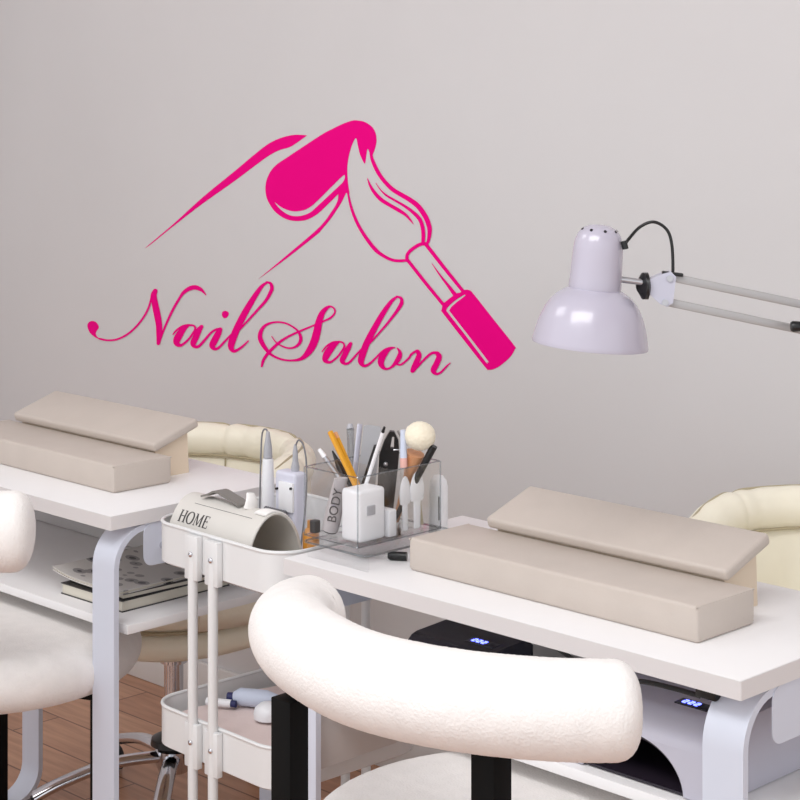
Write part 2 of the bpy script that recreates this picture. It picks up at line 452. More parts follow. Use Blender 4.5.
ribbon(g, C5([(368, 432, 28), (352, 465, 42), (328, 510, 46), (312, 550, 42), (330, 573, 22), (360, 562, 16), (410, 510, 14), (450, 468, 12)]))
fill(g, [C5([(380, 318), (388, 302), (408, 297), (426, 308), (428, 325), (415, 345), (400, 350), (386, 342)])])
ribbon(g, C5([(712, 88, 12), (665, 125, 24), (600, 222, 38), (540, 325, 44), (488, 430, 46), (454, 520, 48), (448, 562, 40), (465, 588, 24), (490, 583, 18), (530, 556, 14), (573, 515, 9)]))
ribbon(g, C5([(705, 88, 12), (735, 98, 18), (744, 130, 24), (735, 160, 24), (700, 222, 20), (640, 290, 16), (570, 367, 14), (510, 432, 12)]))
part('lettering', g, 'pink', decal, True, label='pink script word Nail')
g = G()
ribbon(g, C6([(57, 570, 14), (70, 522, 20), (108, 465, 22), (182, 392, 20), (260, 337, 16), (360, 290, 14), (480, 240, 12), (555, 208, 13), (610, 180, 15), (640, 145, 13), (640, 115, 12), (615, 93, 12), (582, 100, 24), (542, 143, 40), (516, 210, 50), (500, 290, 56), (474, 380, 58), (432, 455, 48), (375, 508, 26), (300, 523, 14), (220, 515, 14), (142, 482, 18), (90, 430, 28), (54, 370, 34), (44, 320, 32), (65, 265, 24), (110, 230, 16), (180, 216, 12), (250, 226, 12), (310, 257, 12), (350, 292, 16), (370, 342, 24), (358, 387, 22), (320, 417, 16), (270, 424, 12), (210, 403, 10), (168, 373, 8), (138, 330, 5)]))
letter_a(C7, dict(bowl=[(235, 454, 14), (195, 480, 42), (150, 535, 54), (126, 588, 46), (138, 612, 28), (170, 615, 16), (220, 577, 14), (255, 532, 14), (278, 492, 14), (268, 462, 12), (235, 452, 12)],
                  entry=[(100, 532, 8), (135, 490, 12), (185, 460, 16), (235, 453, 12)],
                  stem=[(328, 470, 26), (305, 510, 40), (278, 565, 42), (262, 605, 38), (285, 629, 20), (320, 617, 16), (370, 562, 14), (416, 512, 12)]))
ribbon(g, C7([(702, 92, 12), (655, 130, 26), (590, 222, 38), (522, 340, 44), (462, 455, 48), (422, 560, 50), (412, 612, 44), (430, 643, 24), (460, 641, 18), (500, 612, 15), (545, 567, 13), (585, 528, 14)]))
ribbon(g, C7([(698, 91, 12), (730, 104, 20), (738, 132, 26), (728, 162, 28), (690, 220, 22), (620, 310, 16), (550, 390, 14), (485, 462, 12)]))
ribbon(g, C7([(682, 500, 8), (640, 512, 22), (592, 560, 46), (571, 610, 48), (582, 650, 34), (615, 671, 16), (660, 652, 18), (703, 602, 36), (722, 562, 34), (722, 532, 22), (703, 505, 8)]))
ribbon(g, C7([(545, 568, 12), (590, 525, 14), (640, 502, 12), (682, 499, 8)]))
ribbon(g, C7([(698, 634, 12), (728, 637, 14), (765, 612, 14), (800, 577, 14)]) + C8([(370, 217, 18), (420, 184, 18), (438, 192, 24)]))
ribbon(g, C8([(432, 198, 36), (440, 225, 42), (420, 280, 46), (394, 335, 44), (382, 362, 34)]))
ribbon(g, C8([(390, 370, 14), (430, 322, 16), (490, 257, 18), (550, 207, 20), (598, 202, 24), (612, 212, 30)]))
ribbon(g, C8([(608, 215, 40), (618, 240, 46), (598, 295, 48), (570, 350, 48), (574, 374, 36), (602, 390, 20), (640, 370, 16), (680, 327, 14), (718, 292, 7)]))
part('lettering', g, 'pink', decal, True, label='pink script word Salon')

# ------------------------------------------------------------------ nail tables (copy along the row: STEP)
TU1, TU0 = -1.275, -2.078     # right table's ends
TV0, TV1, TZ = 1.836, 2.22, 0.754
STEP = 1.2065
SHZ = 0.571
def make_table(label, bolts):
    t = thing('manicure_table', label, 'table', ((TU0 + TU1) / 2, (TV0 + TV1) / 2, 0), 0, 'white manicure tables in a row')
    top = part('tabletop', G().box(((TU0 + TU1) / 2, (TV0 + TV1) / 2, TZ - 0.01175), (TU1 - TU0 - 0.002, TV1 - TV0 - 0.002, 0.0235), bev=0.0006), 'white', t, True)
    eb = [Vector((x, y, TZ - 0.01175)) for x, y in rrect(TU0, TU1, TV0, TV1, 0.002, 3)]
    part('edge_shade_strip', G().band(eb, 0.0112, 0.001, (0, 0, 1)), 'edge', top, True)  # added strip; its grey paints the shade of the front faces
    for uc in (TU1 - 0.032, TU0 + 0.032):
        loop = [(uc, v, z) for v, z in rrect(TV0 + 0.014, TV1 - 0.012, 0.005, TZ - 0.0287, 0.062, 10)]
        part('leg', G().band(loop, 0.029, 0.010, (1, 0, 0)), 'steel', t, True, sharp=30)
    part('shelf', G().box(((TU0 + TU1) / 2, (TV0 + TV1) / 2 + 0.008, SHZ - 0.0075), (TU1 - TU0 - 0.006, TV1 - TV0 - 0.056, 0.015), bev=0.001), 'white', t, True)
    part('back_panel', G().box(((TU0 + TU1) / 2, TV1 - 0.028, (SHZ + TZ - 0.0235) / 2), (TU1 - TU0 - 0.13, 0.012, TZ - 0.0235 - SHZ - 0.001), bev=0.001), 'panel', t, True)
    for ue, sgn in ((TU1 - 0.002, 1), (TU0 + 0.002, -1)):
        lp = rrect(TV0 + 0.068, TV1 - 0.014, 0.660, 0.7303, 0.018)
        p = part('side_plate', G().prism([lp], lambda q, ue=ue: Vector((ue, q[0], q[1])), lambda q, ue=ue, sgn=sgn: Vector((ue - sgn * 0.0012, q[0], q[1]))), 'steel', t, True)
        if bolts: part('bolt', G().cyl((ue, TV0 + 0.106, 0.690), (ue + sgn * 0.012, TV0 + 0.106, 0.690), 0.006), 'chrome', p, True)
    return t
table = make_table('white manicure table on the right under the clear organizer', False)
part('lower_panel', G().box((TU0 + 0.032, 2.04, 0.50), (0.012, 0.33, 0.112), bev=0.001), 'panel', table, True, label='grey board under the shelf at one end')
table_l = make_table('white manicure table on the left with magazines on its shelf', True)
table_l.location += Vector((-1.196, -0.0216, 0))

# ------------------------------------------------------------------ hand rest cushions
CU0, CU1, CV0, CV1 = -1.900, -1.396, 1.918, 2.041
def cushion_box(d):
    g = G(); g.box((0, 0, d[2] / 2), d, bev=0.005, seg=3)
    return g
base_c = ((CU0 + CU1) / 2, (CV0 + CV1) / 2, TZ)
def make_base():
    t = thing('hand_rest_cushion', 'long beige block cushion lying flat on the right table', 'cushion', base_c, 0, 'beige hand rest cushions')
    L, D, H = CU1 - CU0, CV1 - CV0, 0.047
    part('cushion_body', cushion_box((L, D, H)), 'beige', t)
    for sx in (-1, 1):
        x = sx * (L / 2 - 0.0020); y = D / 2 - 0.0020; zt = H - 0.0020
        part('seam', G().sweep(catmull([(x, -y, 0.004), (x, -y, zt - 0.006), (x, -y + 0.001, zt - 0.001), (x, -y + 0.006, zt), (x, y - 0.006, zt), (x, y - 0.001, zt - 0.001), (x, y, zt - 0.006), (x, y, 0.004)], 4), 0.0013, 6), 'beige', t)
    return t
b_r = make_base()
b_l = copy_thing(b_r, (base_c[0] - STEP, base_c[1], TZ), 'long beige block cushion lying flat on the left table')
top_c = (-1.650, 2.0815, TZ)
def make_tilt(L, loc, label):
    t = thing('tilted_hand_rest', label, 'cushion', loc, 0, 'tilted beige pads')
    ang = math.radians(18.5); D, T = 0.104, 0.017
    yf, zf = 2.034 - top_c[1], 0.8022 - TZ          # front lower edge rests on the long cushion
    cy = yf + D / 2 * math.cos(ang) - T / 2 * math.sin(ang); cz = zf + D / 2 * math.sin(ang) + T / 2 * math.cos(ang)
    part('pad', G().box((0, cy, cz), (L, D, T), bev=0.005, mx=Matrix.Rotation(ang, 4, 'X'), seg=3), 'beige', t)
    g = G()                                        # folded stand under the pad
    y0, y1 = 2.0425 - top_c[1], 2.118 - top_c[1]
    und = lambda y: zf + (y - yf) * math.tan(ang) - 0.0006
    prof = [(y0, 0.0), (y1, 0.0), (y1 - 0.004, und(y1 - 0.004)), (y0, und(y0))]
    g.prism([prof], lambda q: Vector((-L / 2 + 0.012, q[0], q[1])), lambda q: Vector((L / 2 - 0.012, q[0], q[1])))
    part('stand', g, 'tan', t, label='tan folded stand')
    return t
t_r = make_tilt(0.422, (-1.643, top_c[1], TZ), 'thin beige pad tilted up behind the long cushion on the right table')
t_l = make_tilt(0.436, (-1.650 - STEP, top_c[1], TZ), 'thin beige pad tilted up behind the long cushion on the left table')

# ------------------------------------------------------------------ white boucle chairs
BC = (-1.6035, 1.787)
def make_boucle():
    t = thing('boucle_chair', 'white boucle chair with roll back in front of the right table', 'chair', (BC[0], BC[1], 0), 0, 'white boucle chairs')
    wpts = [(-1.812, 1.668, -0.022), (-1.792, 1.606, -0.014), (-1.733, 1.546, -0.004), (-1.638, 1.492, 0.003), (-1.525, 1.468, 0.003), (-1.415, 1.492, 0.001), (-1.318, 1.546, 0), (-1.246, 1.612, 0)]
    pts = [(x - BC[0], y - BC[1], 0.780 + dz) for x, y, dz in wpts]
    path = catmull(pts, 26)
    n = len(path); rr = []
    dist = [0]
    for i in range(1, n): dist.append(dist[-1] + (path[i] - path[i - 1]).length)
    tot = dist[-1]; r = 0.0530; e = 0.035
    # rounded ends: extra rings
    a = []
    for i in range(n):
        s_ = min(dist[i], tot - dist[i])
        rr.append(r if s_ > e else r * (1 - (1 - s_ / e) ** 2.6) ** (1 / 2.6))
    fine = []; fr = []
    for i in range(n - 1):
        s_ = min(dist[i], tot - dist[i]); k = 6 if s_ < e + 0.01 else 2
        for j in range(k):
            q = path[i].lerp(path[i + 1], j / k); ds = min(dist[i] + (dist[i + 1] - dist[i]) * j / k, tot - (dist[i] + (dist[i + 1] - dist[i]) * j / k))
            fine.append(q); fr.append(max(0.004, r if ds > e else r * max(0.0, 1 - (1 - ds / e) ** 2.6) ** (1 / 2.6)))
    fine.append(path[-1]); fr.append(0.004)
    fr[0] = 0.004
    g = G().sweep(fine, fr, 72)
    g.rough(0.0004, 300)
    part('back_roll', g, 'fluff', t, sharp=180)
    R_ = 0.250; prof = [(0.0, 0.0)]
    zt, zb, ed = 0.528, 0.440, 0.044
    prof = [(0.0005, zb)] + [(R_ - ed + ed * math.sin(a_), zb + ed - ed * math.cos(a_)) for a_ in [PI * k / 20 for k in range(0, 21)]]
    prof += [(R_ - ed - (R_ - ed) * k / 14, zt + 0.004 * (k / 14)) for k in range(1, 14)] + [(0.0005, zt + 0.004)]
    g = G().lathe(prof, (0, 0, 0), seg=140, sup=2.08)
    g.rough(0.0004, 300)
    part('seat', g, 'fluff', t, sharp=180)
    part('seat_frame', G().lathe([(0.10, 0.422), (0.14, 0.422), (0.14, 0.4405), (0.10, 0.4405), (0.10, 0.422)], seg=48), 'black', t)
    for x, y in ((-0.0565, -0.310), (0.2235, -0.267)):
        g = G().box((x, y, 0.365), (0.034, 0.030, 0.73), bev=0.002)
        d_ = Vector((-x, -y, 0)); ln_ = d_.length - 0.13; d_.normalize()
        g.box(Vector((x, y, 0.431)) + d_ * ln_ / 2, (ln_, 0.030, 0.018), rz=math.atan2(d_.y, d_.x), bev=0.002)
        part('leg', g, 'black', t)
    for x, y in ((0.201, 0.080), (-0.160, 0.120)):
        g = G().box((x, y, 0.214), (0.034, 0.030, 0.428), bev=0.002)
        d_ = Vector((-x, -y, 0)); ln_ = max(0.03, d_.length - 0.13); d_.normalize()
        g.box(Vector((x, y, 0.431)) + d_ * ln_ / 2, (ln_, 0.030, 0.018), rz=math.atan2(d_.y, d_.x), bev=0.002)
        part('leg', g, 'black', t)
    return t
ch_r = make_boucle()
ch_l = copy_thing(ch_r, (-2.775, 1.79, 0), 'white boucle chair at the left table, cut off by the photo edge', rz=math.radians(2.2))
for c in kids(ch_l):
    if c.name.startswith('back_roll'): c.scale.z = 1.15; c.location.z = 0.772 - 0.78 * 1.15

# ------------------------------------------------------------------ cream salon chairs
def make_cream():
    t = thing('salon_chair', 'cream leather swivel chair behind the left table on a chrome star base', 'chair', (-2.97, 2.335, 0), 0, 'cream salon chairs')
    for k in range(5):
        a = math.radians(-45 + 72 * k); d = Vector((math.cos(a), math.sin(a), 0))
        pth = catmull([d * 0.02 + Vector((0, 0, 0.115)), d * 0.12 + Vector((0, 0, 0.112)), d * 0.22 + Vector((0, 0, 0.085)), d * 0.275 + Vector((0, 0, 0.062))], 8)
        lg = part('leg', G().sweep(pth, [(0.017, 0.011)] * len(pth), 14), 'chrome', t)
        g = G(); c = d * 0.275; sd = Vector((-d.y, d.x, 0))
        for s_ in (-1, 1):
            g.sweep([c + sd * s_ * 0.006 + Vector((0, 0, 0.027)), c + sd * s_ * 0.022 + Vector((0, 0, 0.027))], 0.026, 20)
        g.cyl(c + Vector((0, 0, 0.027)), c + Vector((0, 0, 0.064)), 0.007)
        part('caster', g, 'blackp', lg)
    part('hub', G().lathe([(0.0, 0.085), (0.030, 0.085), (0.036, 0.10), (0.036, 0.128), (0.026, 0.138), (0.0, 0.138)], seg=28), 'chrome', t)
    part('collar', G().lathe([(0.0, 0.138), (0.046, 0.138), (0.044, 0.150), (0.028, 0.158), (0.0, 0.158)], seg=28), 'blackp', t)
    g = G().lathe([(0.0, 0.155), (0.019, 0.155), (0.019, 0.30), (0.027, 0.30), (0.027, 0.352), (0.0, 0.352)], seg=28)
    part('column', g, 'chrome', t)
    R_ = 0.222
    def puck(z0, z1, R1, e, crown=0.0):
        pr = [(0.0005, z0), (R1 - e, z0)] + [(R1 - e + e * math.sin(PI * k / 12), (z0 + z1) / 2 - (z1 - z0) / 2 * math.cos(PI * k / 12)) for k in range(1, 12)]
        pr += [(R1 - e, z1)] + [((R1 - e) * (1 - k / 6), z1 + crown * math.sin(PI / 2 * k / 6)) for k in range(1, 6)] + [(0.0005, z1 + crown)]
        return G().lathe(pr, seg=72, sup=2.5)
    part('seat_base', puck(0.350, 0.408, R_, 0.026), 'cream', t)
    cu = part('seat_cushion', puck(0.408, 0.458, R_ + 0.004, 0.024, 0.012), 'cream', t)
    ring = []
    for k in range(72):
        a = 2 * PI * k / 72; q = (abs(math.cos(a)) ** 2.5 + abs(math.sin(a)) ** 2.5) ** (-1 / 2.5)
        ring.append(((R_ - 0.004) * q * math.cos(a), (R_ - 0.004) * q * math.sin(a), 0.408))
    part('piping', G().sweep(ring, 0.0035, 8, closed=True), 'piping', cu)
    # wrap-round back
    A = 118; N = 118
    seams = [-96, -62, -24, 24, 62, 96]
    def pinch(th, w=4.0):
        return min(1.0, min(abs(th - s_) for s_ in seams) / w)
    def rim(th): return 0.700 - 0.10 * max(0.0, (abs(th) - 62) / 56.0) ** 1.5
    V = []; K = 0; rows = []
    for i in range(N + 1):
        th = -A + 2 * A * i / N; a = math.radians(90 - th); p = pinch(th); p = 1 - (1 - p) ** 2
        zt = rim(th); ro, ri = 0.272, 0.236
        zb = 0.43
        prof = [(ro - 0.015, zb), (ro, zb + 0.03), (ro, zt - 0.04), (ro - 0.006, zt), (ri + 0.008, zt), (ri - 0.004, zt - 0.05)]
        for k in range(1, 7):
            f = k / 7; z = zt - 0.05 - (zt - 0.05 - zb) * f
            wr = 0.004 * noise.noise(Vector((th * 0.11, f * 2.6, 3.0))) + 0.005 * noise.noise(Vector((th * 0.05 + f * 3.5, f * 1.2, 9.0)))
            prof.append((ri - 0.006 - (0.016 * math.sin(PI * f)) * p - wr, z))
        prof.append((ri, zb))
        rows.append([Vector((r * math.cos(a), r * math.sin(a), z)) for r, z in prof])
    K = len(rows[0]); V = [v for r in rows for v in r]
    Fc = [(i * K + k, i * K + (k + 1) % K, (i + 1) * K + (k + 1) % K, (i + 1) * K + k) for i in range(N) for k in range(K)]
    Fc += [tuple(range(K)), tuple(N * K + k for k in range(K))]
    g = G(); g._add(V, Fc)
    sh = part('back_shell', g, 'cream', t, sharp=70)
    path, rad = [], []
    for i in range(N * 2 + 1):
        th = -A + A * i / N; a = math.radians(90 - th); p = pinch(th, 5.0); p = 1 - (1 - p) ** 2
        endf = min(1.0, (A - abs(th)) / 5.0); endf = math.sqrt(max(0.02, 1 - (1 - endf) ** 2))
        w_ = 0.0035 * noise.noise(Vector((th * 0.12, 0, 5)))
        path.append((0.248 * math.cos(a), 0.248 * math.sin(a), rim(th) - 0.006))
        rad.append(((0.033 * (0.84 + 0.16 * p) + w_) * endf, (0.036 * (0.86 + 0.14 * p) + w_) * endf))
    part('back_bolster', G().sweep(path, rad, 24), 'cream', t, sharp=60)
    g = G()
    g.sweep([Vector((0.256 * math.cos(math.radians(90 - th)), 0.256 * math.sin(math.radians(90 - th)), rim(th) - 0.006 + 0.0335 * (0.86 + 0.14 * (1 - (1 - pinch(th, 5.0)) ** 2)))) for th in range(-110, 111, 2)], 0.0028, 8)
    g.sweep([((0.226) * math.cos(math.radians(90 - th)), 0.226 * math.sin(math.radians(90 - th)), rim(th) - 0.034) for th in range(-112, 113, 4)], 0.0022, 8)
    for th in seams:
        a = math.radians(90 - th)
        g.sweep([((0.230) * math.cos(a), 0.230 * math.sin(a), rim(th) - 0.04 - k * 0.03) for k in range(7)], 0.0018, 6)
    part('back_piping', g, 'piping', t)
    for c in kids(t):
        if c.name.split('.')[0] in ('seat_base', 'seat_cushion'): c.location.z += 0.014
    return t
cr_l = make_cream()
cr_r = copy_thing(cr_l, (-1.530, 2.485, 0), 'cream leather chair partly hidden behind the right table', rz=math.radians(16))
for c in kids(cr_r):
    if c.name.split('.')[0] in ('seat_base', 'seat_cushion', 'back_shell', 'back_bolster', 'back_piping'): c.location.z += 0.062
    if c.name.startswith('column'): c.location.z += 0.058

# ------------------------------------------------------------------ trolley
TC = Vector((-2.254, 1.845, 0)); TRZ = math.radians(-2.0)
def make_tray(zr, h=0.064):
    g = G()
    W, D, r = 0.163, 0.300, 0.05
    def ol(ins, z): return [Vector((x, y, z)) for x, y in rrect(-W + ins, W - ins, ins, D - ins, r - ins, 8)]
    rings = [ol(0.006, zr - h), ol(0.0, zr - h + 0.004), ol(0.0, zr), ol(0.003, zr), ol(0.003, zr - h + 0.004)]
    n = len(rings[0]); V = [v for q in rings for v in q]
    Fc = [(i * n + k, i * n + (k + 1) % n, (i + 1) * n + (k + 1) % n, (i + 1) * n + k) for i in range(4) for k in range(n)]
    Fc += [tuple(range(n))[::-1], tuple(4 * n + k for k in range(n))]
    g._add(V, Fc)
    g.sweep([v + Vector((0, 0, 0.001)) for v in ol(0.0010, zr)], 0.0030, 8, closed=True)
    return g
trolley = thing('beauty_trolley', 'white metal trolley standing between the two tables', 'trolley', TC, TRZ)
ZR = [0.752, 0.462, 0.165]
for zr in ZR:
    tr = part('tray', make_tray(zr), 'cart', trolley)
    for x in (-0.038, 0.013):
        for y, s_ in ((0.0, -1), (0.300, 1)):
            br = part('bracket', G().box((x, y + s_ * 0.006, zr - 0.036), (0.032, 0.011, 0.068), bev=0.0015), 'cart', tr)
            if s_ < 0: part('bolt', G().ell((x + 0.002, -0.0135, zr - 0.030), (0.0045, 0.003, 0.0045)), 'chrome', br)
for x in (-0.038, 0.013):
    for y in (-0.007, 0.307):
        po = part('pole', G().cyl((x, y, 0.035), (x, y, ZR[0] - 0.03), 0.0078, seg=20), 'cart', trolley)
        part('foot', G().lathe([(0.0, 0.0), (0.014, 0.0), (0.014, 0.025), (0.008, 0.037), (0.0, 0.037)], (x, y, 0), seg=20), 'blackp', po)
def tl(x, y, z): return TC + Matrix.Rotation(TRZ, 3, 'Z') @ Vector((x, y, z))
TF = ZR[0] - 0.060 + 0.0005       # top tray's floor
LF = ZR[1] - 0.060 + 0.0005

# bread-bin shaped HOME box on the top tray
hb = thing('tissue_box', 'round-topped grey tin box lettered HOME in the top trolley tray', 'box', tl(-0.034, 0.068, TF), TRZ)
HL, HR, HH = 0.104, 0.056, 0.097
def arch(t_, r=HR, h=HH): return (-r * math.cos(t_), h * math.sin(t_))
def bar(off=0.0):
    return lambda x, t_: Vector((x, -(HR + off) * math.cos(t_), (HH + off) * math.sin(t_)))
g = G(); N = 40; V = []
for r_, h_ in ((HR, HH), (HR - 0.0025, HH - 0.0025)):
    for x in (-HL, HL):
        for k in range(N + 1):
            y, z = arch(PI * k / N, r_, h_); V.append((x, y, z + 0.0005))
n = N + 1; Fc = []
for k in range(N):
    Fc += [(k, k + 1, n + k + 1, n + k), (2 * n + k, 3 * n + k, 3 * n + k + 1, 2 * n + k + 1), (k, 2 * n + k, 2 * n + k + 1, k + 1), (n + k, n + k + 1, 3 * n + k + 1, 3 * n + k)]
Fc += [(0, n, 3 * n, 2 * n), (N, 2 * n + N, 3 * n + N, n + N)]
g._add(V, Fc)
part('cover', g, 'boxgrey', hb)
part('base_plate', G().box((0, 0, 0.0025), (HL * 2 - 0.02, HR * 2 - 0.012, 0.003)), 'boxin', hb)
rim_pts = [(HL - 0.001,) + arch(PI * k / 40) for k in range(41)]
part('rim', G().sweep(rim_pts, 0.0022, 8), 'boxgrey', hb)
g = G()                                              # lettering and rule, wrapped on the cover
def wrap(strokes, x0, t0, sx, st):
    b = bar(0.0006)
    for s_ in strokes:
        P = catmull([(p[0], p[1], p[2]) for p in s_], 6) if len(s_) > 2 else [Vector(q) for q in (s_[0], tuple((s_[0][i] + s_[1][i]) / 2 for i in range(3)), s_[1])]
        L, R_ = [], []
        for i, p in enumerate(P):
            d = P[min(i + 1, len(P) - 1)] - P[max(i - 1, 0)]; d.z = 0; d.normalize(); h = p.z / 2
            L.append((p.x - d.y * h, p.y + d.x * h)); R_.append((p.x + d.y * h, p.y - d.x * h))
        V = [b(x0 + q[0] * sx, t0 + q[1] * st) for q in L] + [b(x0 + q[0] * sx, t0 + q[1] * st) for q in R_]; m = len(P)
        g._add(V, [(i, i + 1, m + i + 1, m + i) for i in range(m - 1)])
TH, TN, SE = 0.16, 0.07, 0.05
def serif(x, y, w=0.3): return [(x - w / 2, y, SE), (x + w / 2, y, SE)]
H_ = [[(0.12, 0, TH), (0.12, 1, TH)], [(0.62, 0, TH), (0.62, 1, TH)], [(0.12, .5, TN), (0.62, .5, TN)], serif(.12, 0.02), serif(.12, .98), serif(.62, .02), serif(.62, .98)]
O_ = [[(0.4 + .36 * math.cos(a), .5 + .5 * math.sin(a), TN + 0.10 * abs(math.cos(a))) for a in [2 * PI * k / 16 for k in range(17)]]]
M_ = [[(0.1, 0, TN), (0.14, 1, TN)], [(0.14, 1, TH), (0.45, 0.05, TH * .8)], [(0.45, 0.05, TN), (0.78, 1, TN)], [(0.8, 0, TH), (0.78, 1, TH)], serif(.1, .02, .22), serif(.8, .02), serif(.1, .98, .2), serif(.82, .98, .2)]
E_ = [[(0.12, 0, TH), (0.12, 1, TH)], [(0.05, .98, TN), (0.52, .98, TN)], [(0.05, .02, TN), (0.56, .02, TN)], [(0.12, .52, TN), (0.44, .52, TN)], [(0.51, 1, SE), (0.53, .8, SE)], [(0.55, 0, SE), (0.57, .22, SE)], [(0.44, .42, SE), (0.44, .62, SE)]]
xx = -0.086
for L_, adv in ((H_, 0.80), (O_, 0.84), (M_, 0.98), (E_, 0.6)):
    wrap(L_, xx, math.radians(39), 0.0222, math.radians(14)); xx += adv * 0.0222 + 0.0012
wrap([[(0, 0, 0.06), (1, 0, 0.06)]], -0.068, math.radians(66), 0.145, 0.20)
part('lettering', g, 'ink', hb, label='dark serif word HOME under a thin rule')
g = G()                                              # grey handle strap on the crown
hp = catmull([(-0.060, -0.006, HH + 0.002), (-0.045, -0.004, HH + 0.007), (-0.026, -0.004, HH + 0.014), (0.006, -0.004, HH + 0.008), (0.034, -0.004, HH + 0.002)], 6)
V = []; Fc = []
for p in hp: V += [p + Vector((0, -0.012, 0)), p + Vector((0, 0.012, 0)), p + Vector((0, 0.012, 0.003)), p + Vector((0, -0.012, 0.003))]
for i in range(len(hp) - 1):
    for k in range(4): Fc.append((i * 4 + k, i * 4 + (k + 1) % 4, (i + 1) * 4 + (k + 1) % 4, (i + 1) * 4 + k))
Fc += [(0, 1, 2, 3), tuple(4 * (len(hp) - 1) + k for k in range(4))]
g._add(V, Fc)
part('handle', g, 'strap', hb, label='grey strap handle')
g = G()
V = []; Fc = []; nn = 12
for i in range(nn + 1):
    t_ = math.radians(74 + 74 * i / nn)
    for x, o in ((HL - 0.030 + 0.014 * i / nn, 0.0022), (HL - 0.002, 0.0022), (HL - 0.002, 0.0042), (HL - 0.030 + 0.014 * i / nn, 0.0042)): V.append(bar(o)(x, t_))
for i in range(nn):
    for k in range(4): Fc.append((i * 4 + k, i * 4 + (k + 1) % 4, (i + 1) * 4 + (k + 1) % 4, (i + 1) * 4 + k))
Fc += [(0, 1, 2, 3), tuple(4 * nn + k for k in range(4))]
g._add(V, Fc)
ef = part('flap', g, 'tissue', hb, label='white end flap with a rivet')
part('rivet', G().ell(bar(0.0045)(HL - 0.012, math.radians(118)), (0.004, 0.004, 0.002)), 'chrome', ef)
tissue = solo('tissue', G().sweep(catmull([(0.045, 0.0, HH + 0.001), (0.047, 0.0, HH + 0.012), (0.042, 0.002, HH + 0.022)], 6), [(0.013, 0.006), (0.0135, 0.006), (0.013, 0.0055), (0.0125, 0.005), (0.012, 0.005), (0.0115, 0.0045), (0.011, 0.004), (0.010, 0.004), (0.0095, 0.003), (0.009, 0.003), (0.0085, 0.0025), (0.008, 0.002), (0.007, 0.002)], 14),
              'tissue', 'white tissue tuft poking out of the top of the HOME box', 'tissue', hb.location, TRZ, world=False)

# nail drill machine behind it
dl = at_v(291, 500, 2.045); dl.z = TF
drill = thing('nail_drill', 'white and lilac nail drill machine with two looped cords in the trolley', 'nail drill', dl, 0)
part('control_box', G().box((0.0, 0, 0.0635), (0.050, 0.028, 0.127), bev=0.006, seg=4), 'lav', drill)
part('panel', G().box((0.006, -0.0155, 0.088), (0.034, 0.006, 0.048), bev=0.002), 'wplas', drill, label='white raised front panel')
part('knob', G().cyl((-0.017, -0.013, 0.098), (-0.017, -0.018, 0.098), 0.002), 'blackp', drill)
part('knob', G().cyl((0.021, -0.018, 0.104), (0.021, -0.021, 0.104), 0.002), 'blackp', drill)
part('handpiece', G().lathe([(0.0, 0.0), (0.009, 0.0), (0.0105, 0.02), (0.0105, 0.09), (0.0090, 0.140), (0.0, 0.143)], (-0.050, -0.006, 0.0), seg=24), 'wplas', drill)
part('handpiece', G().lathe([(0.0, 0.126), (0.0065, 0.126), (0.007, 0.134), (0.005, 0.142), (0.0, 0.143)], (0.006, 0.004, 0.0), seg=20), 'gplas', drill, label='grey handpiece on top of the box')
part('cord_sleeve', G().lathe([(0.0, 0.142), (0.0075, 0.142), (0.0068, 0.158), (0.003, 0.184), (0.0, 0.186)], (-0.050, -0.006, 0), seg=18), 'gplas', drill)
part('cord_sleeve', G().lathe([(0.0, 0.142), (0.0048, 0.142), (0.0042, 0.158), (0.002, 0.170), (0.0, 0.171)], (0.006, 0.004, 0), seg=18), 'gplas', drill)
part('cord', G().sweep(catmull([(-0.050, -0.006, 0.181), (-0.055, -0.006, 0.188), (-0.0625, -0.008, 0.178), (-0.064, -0.010, 0.12), (-0.064, -0.012, 0.05), (-0.060, -0.02, 0.006)], 10), 0.0014, 8), 'wire', drill)
part('cord', G().sweep(catmull([(0.006, 0.004, 0.166), (0.014, 0.004, 0.178), (0.026, 0.004, 0.170), (0.034, 0.003, 0.14), (0.0355, 0.0, 0.08), (0.034, -0.010, 0.006)], 10), 0.0014, 8), 'wire', drill)
hel = [(-0.036 + 0.052 * k / 160, -0.024 + 0.005 * math.cos(k * 2 * PI / 16), 0.060 + 0.007 * math.sin(k * 2 * PI / 16)) for k in range(161)]
part('coiled_cord', G().sweep(hel, 0.0014, 6), 'wire', drill)
# amber bottle behind the table's edge
ab = at_v(311, 545, 1.965); ab.z = TF
solo('amber_bottle', G().lathe([(0.0, 0.0005), (0.0125, 0.0005), (0.013, 0.004), (0.013, 0.062), (0.009, 0.069), (0.006, 0.071), (0.006, 0.082), (0.0, 0.082)], ab, seg=24),
     'amber', 'small amber bottle at the trolley edge under the organizer', 'bottle', ab)

# things in the lower tray: a folded cloth fills it, the rest lies on top
p = tl(0.0, 0.150, LF)
g = G(); V = []; nx, ny = 26, 30; CH = 0.040
for i in range(nx + 1):
    for j in range(ny + 1):
        x, y = -0.135 + 0.27 * i / nx, -0.125 + 0.25 * j / ny
        V.append((x, y, CH + 0.006 * noise.noise(Vector((x * 16, y * 16, 1)))))
        V.append((x, y, 0.001))
Fc = []
idx = lambda i, j, k: (i * (ny + 1) + j) * 2 + k
for i in range(nx):
    for j in range(ny):
        Fc.append((idx(i, j, 0), idx(i + 1, j, 0), idx(i + 1, j + 1, 0), idx(i, j + 1, 0)))
        Fc.append((idx(i, j, 1), idx(i, j + 1, 1), idx(i + 1, j + 1, 1), idx(i + 1, j, 1)))
for i in range(nx):
    for j in (0, ny): Fc.append((idx(i, j, 0), idx(i, j, 1), idx(i + 1, j, 1), idx(i + 1, j, 0)))
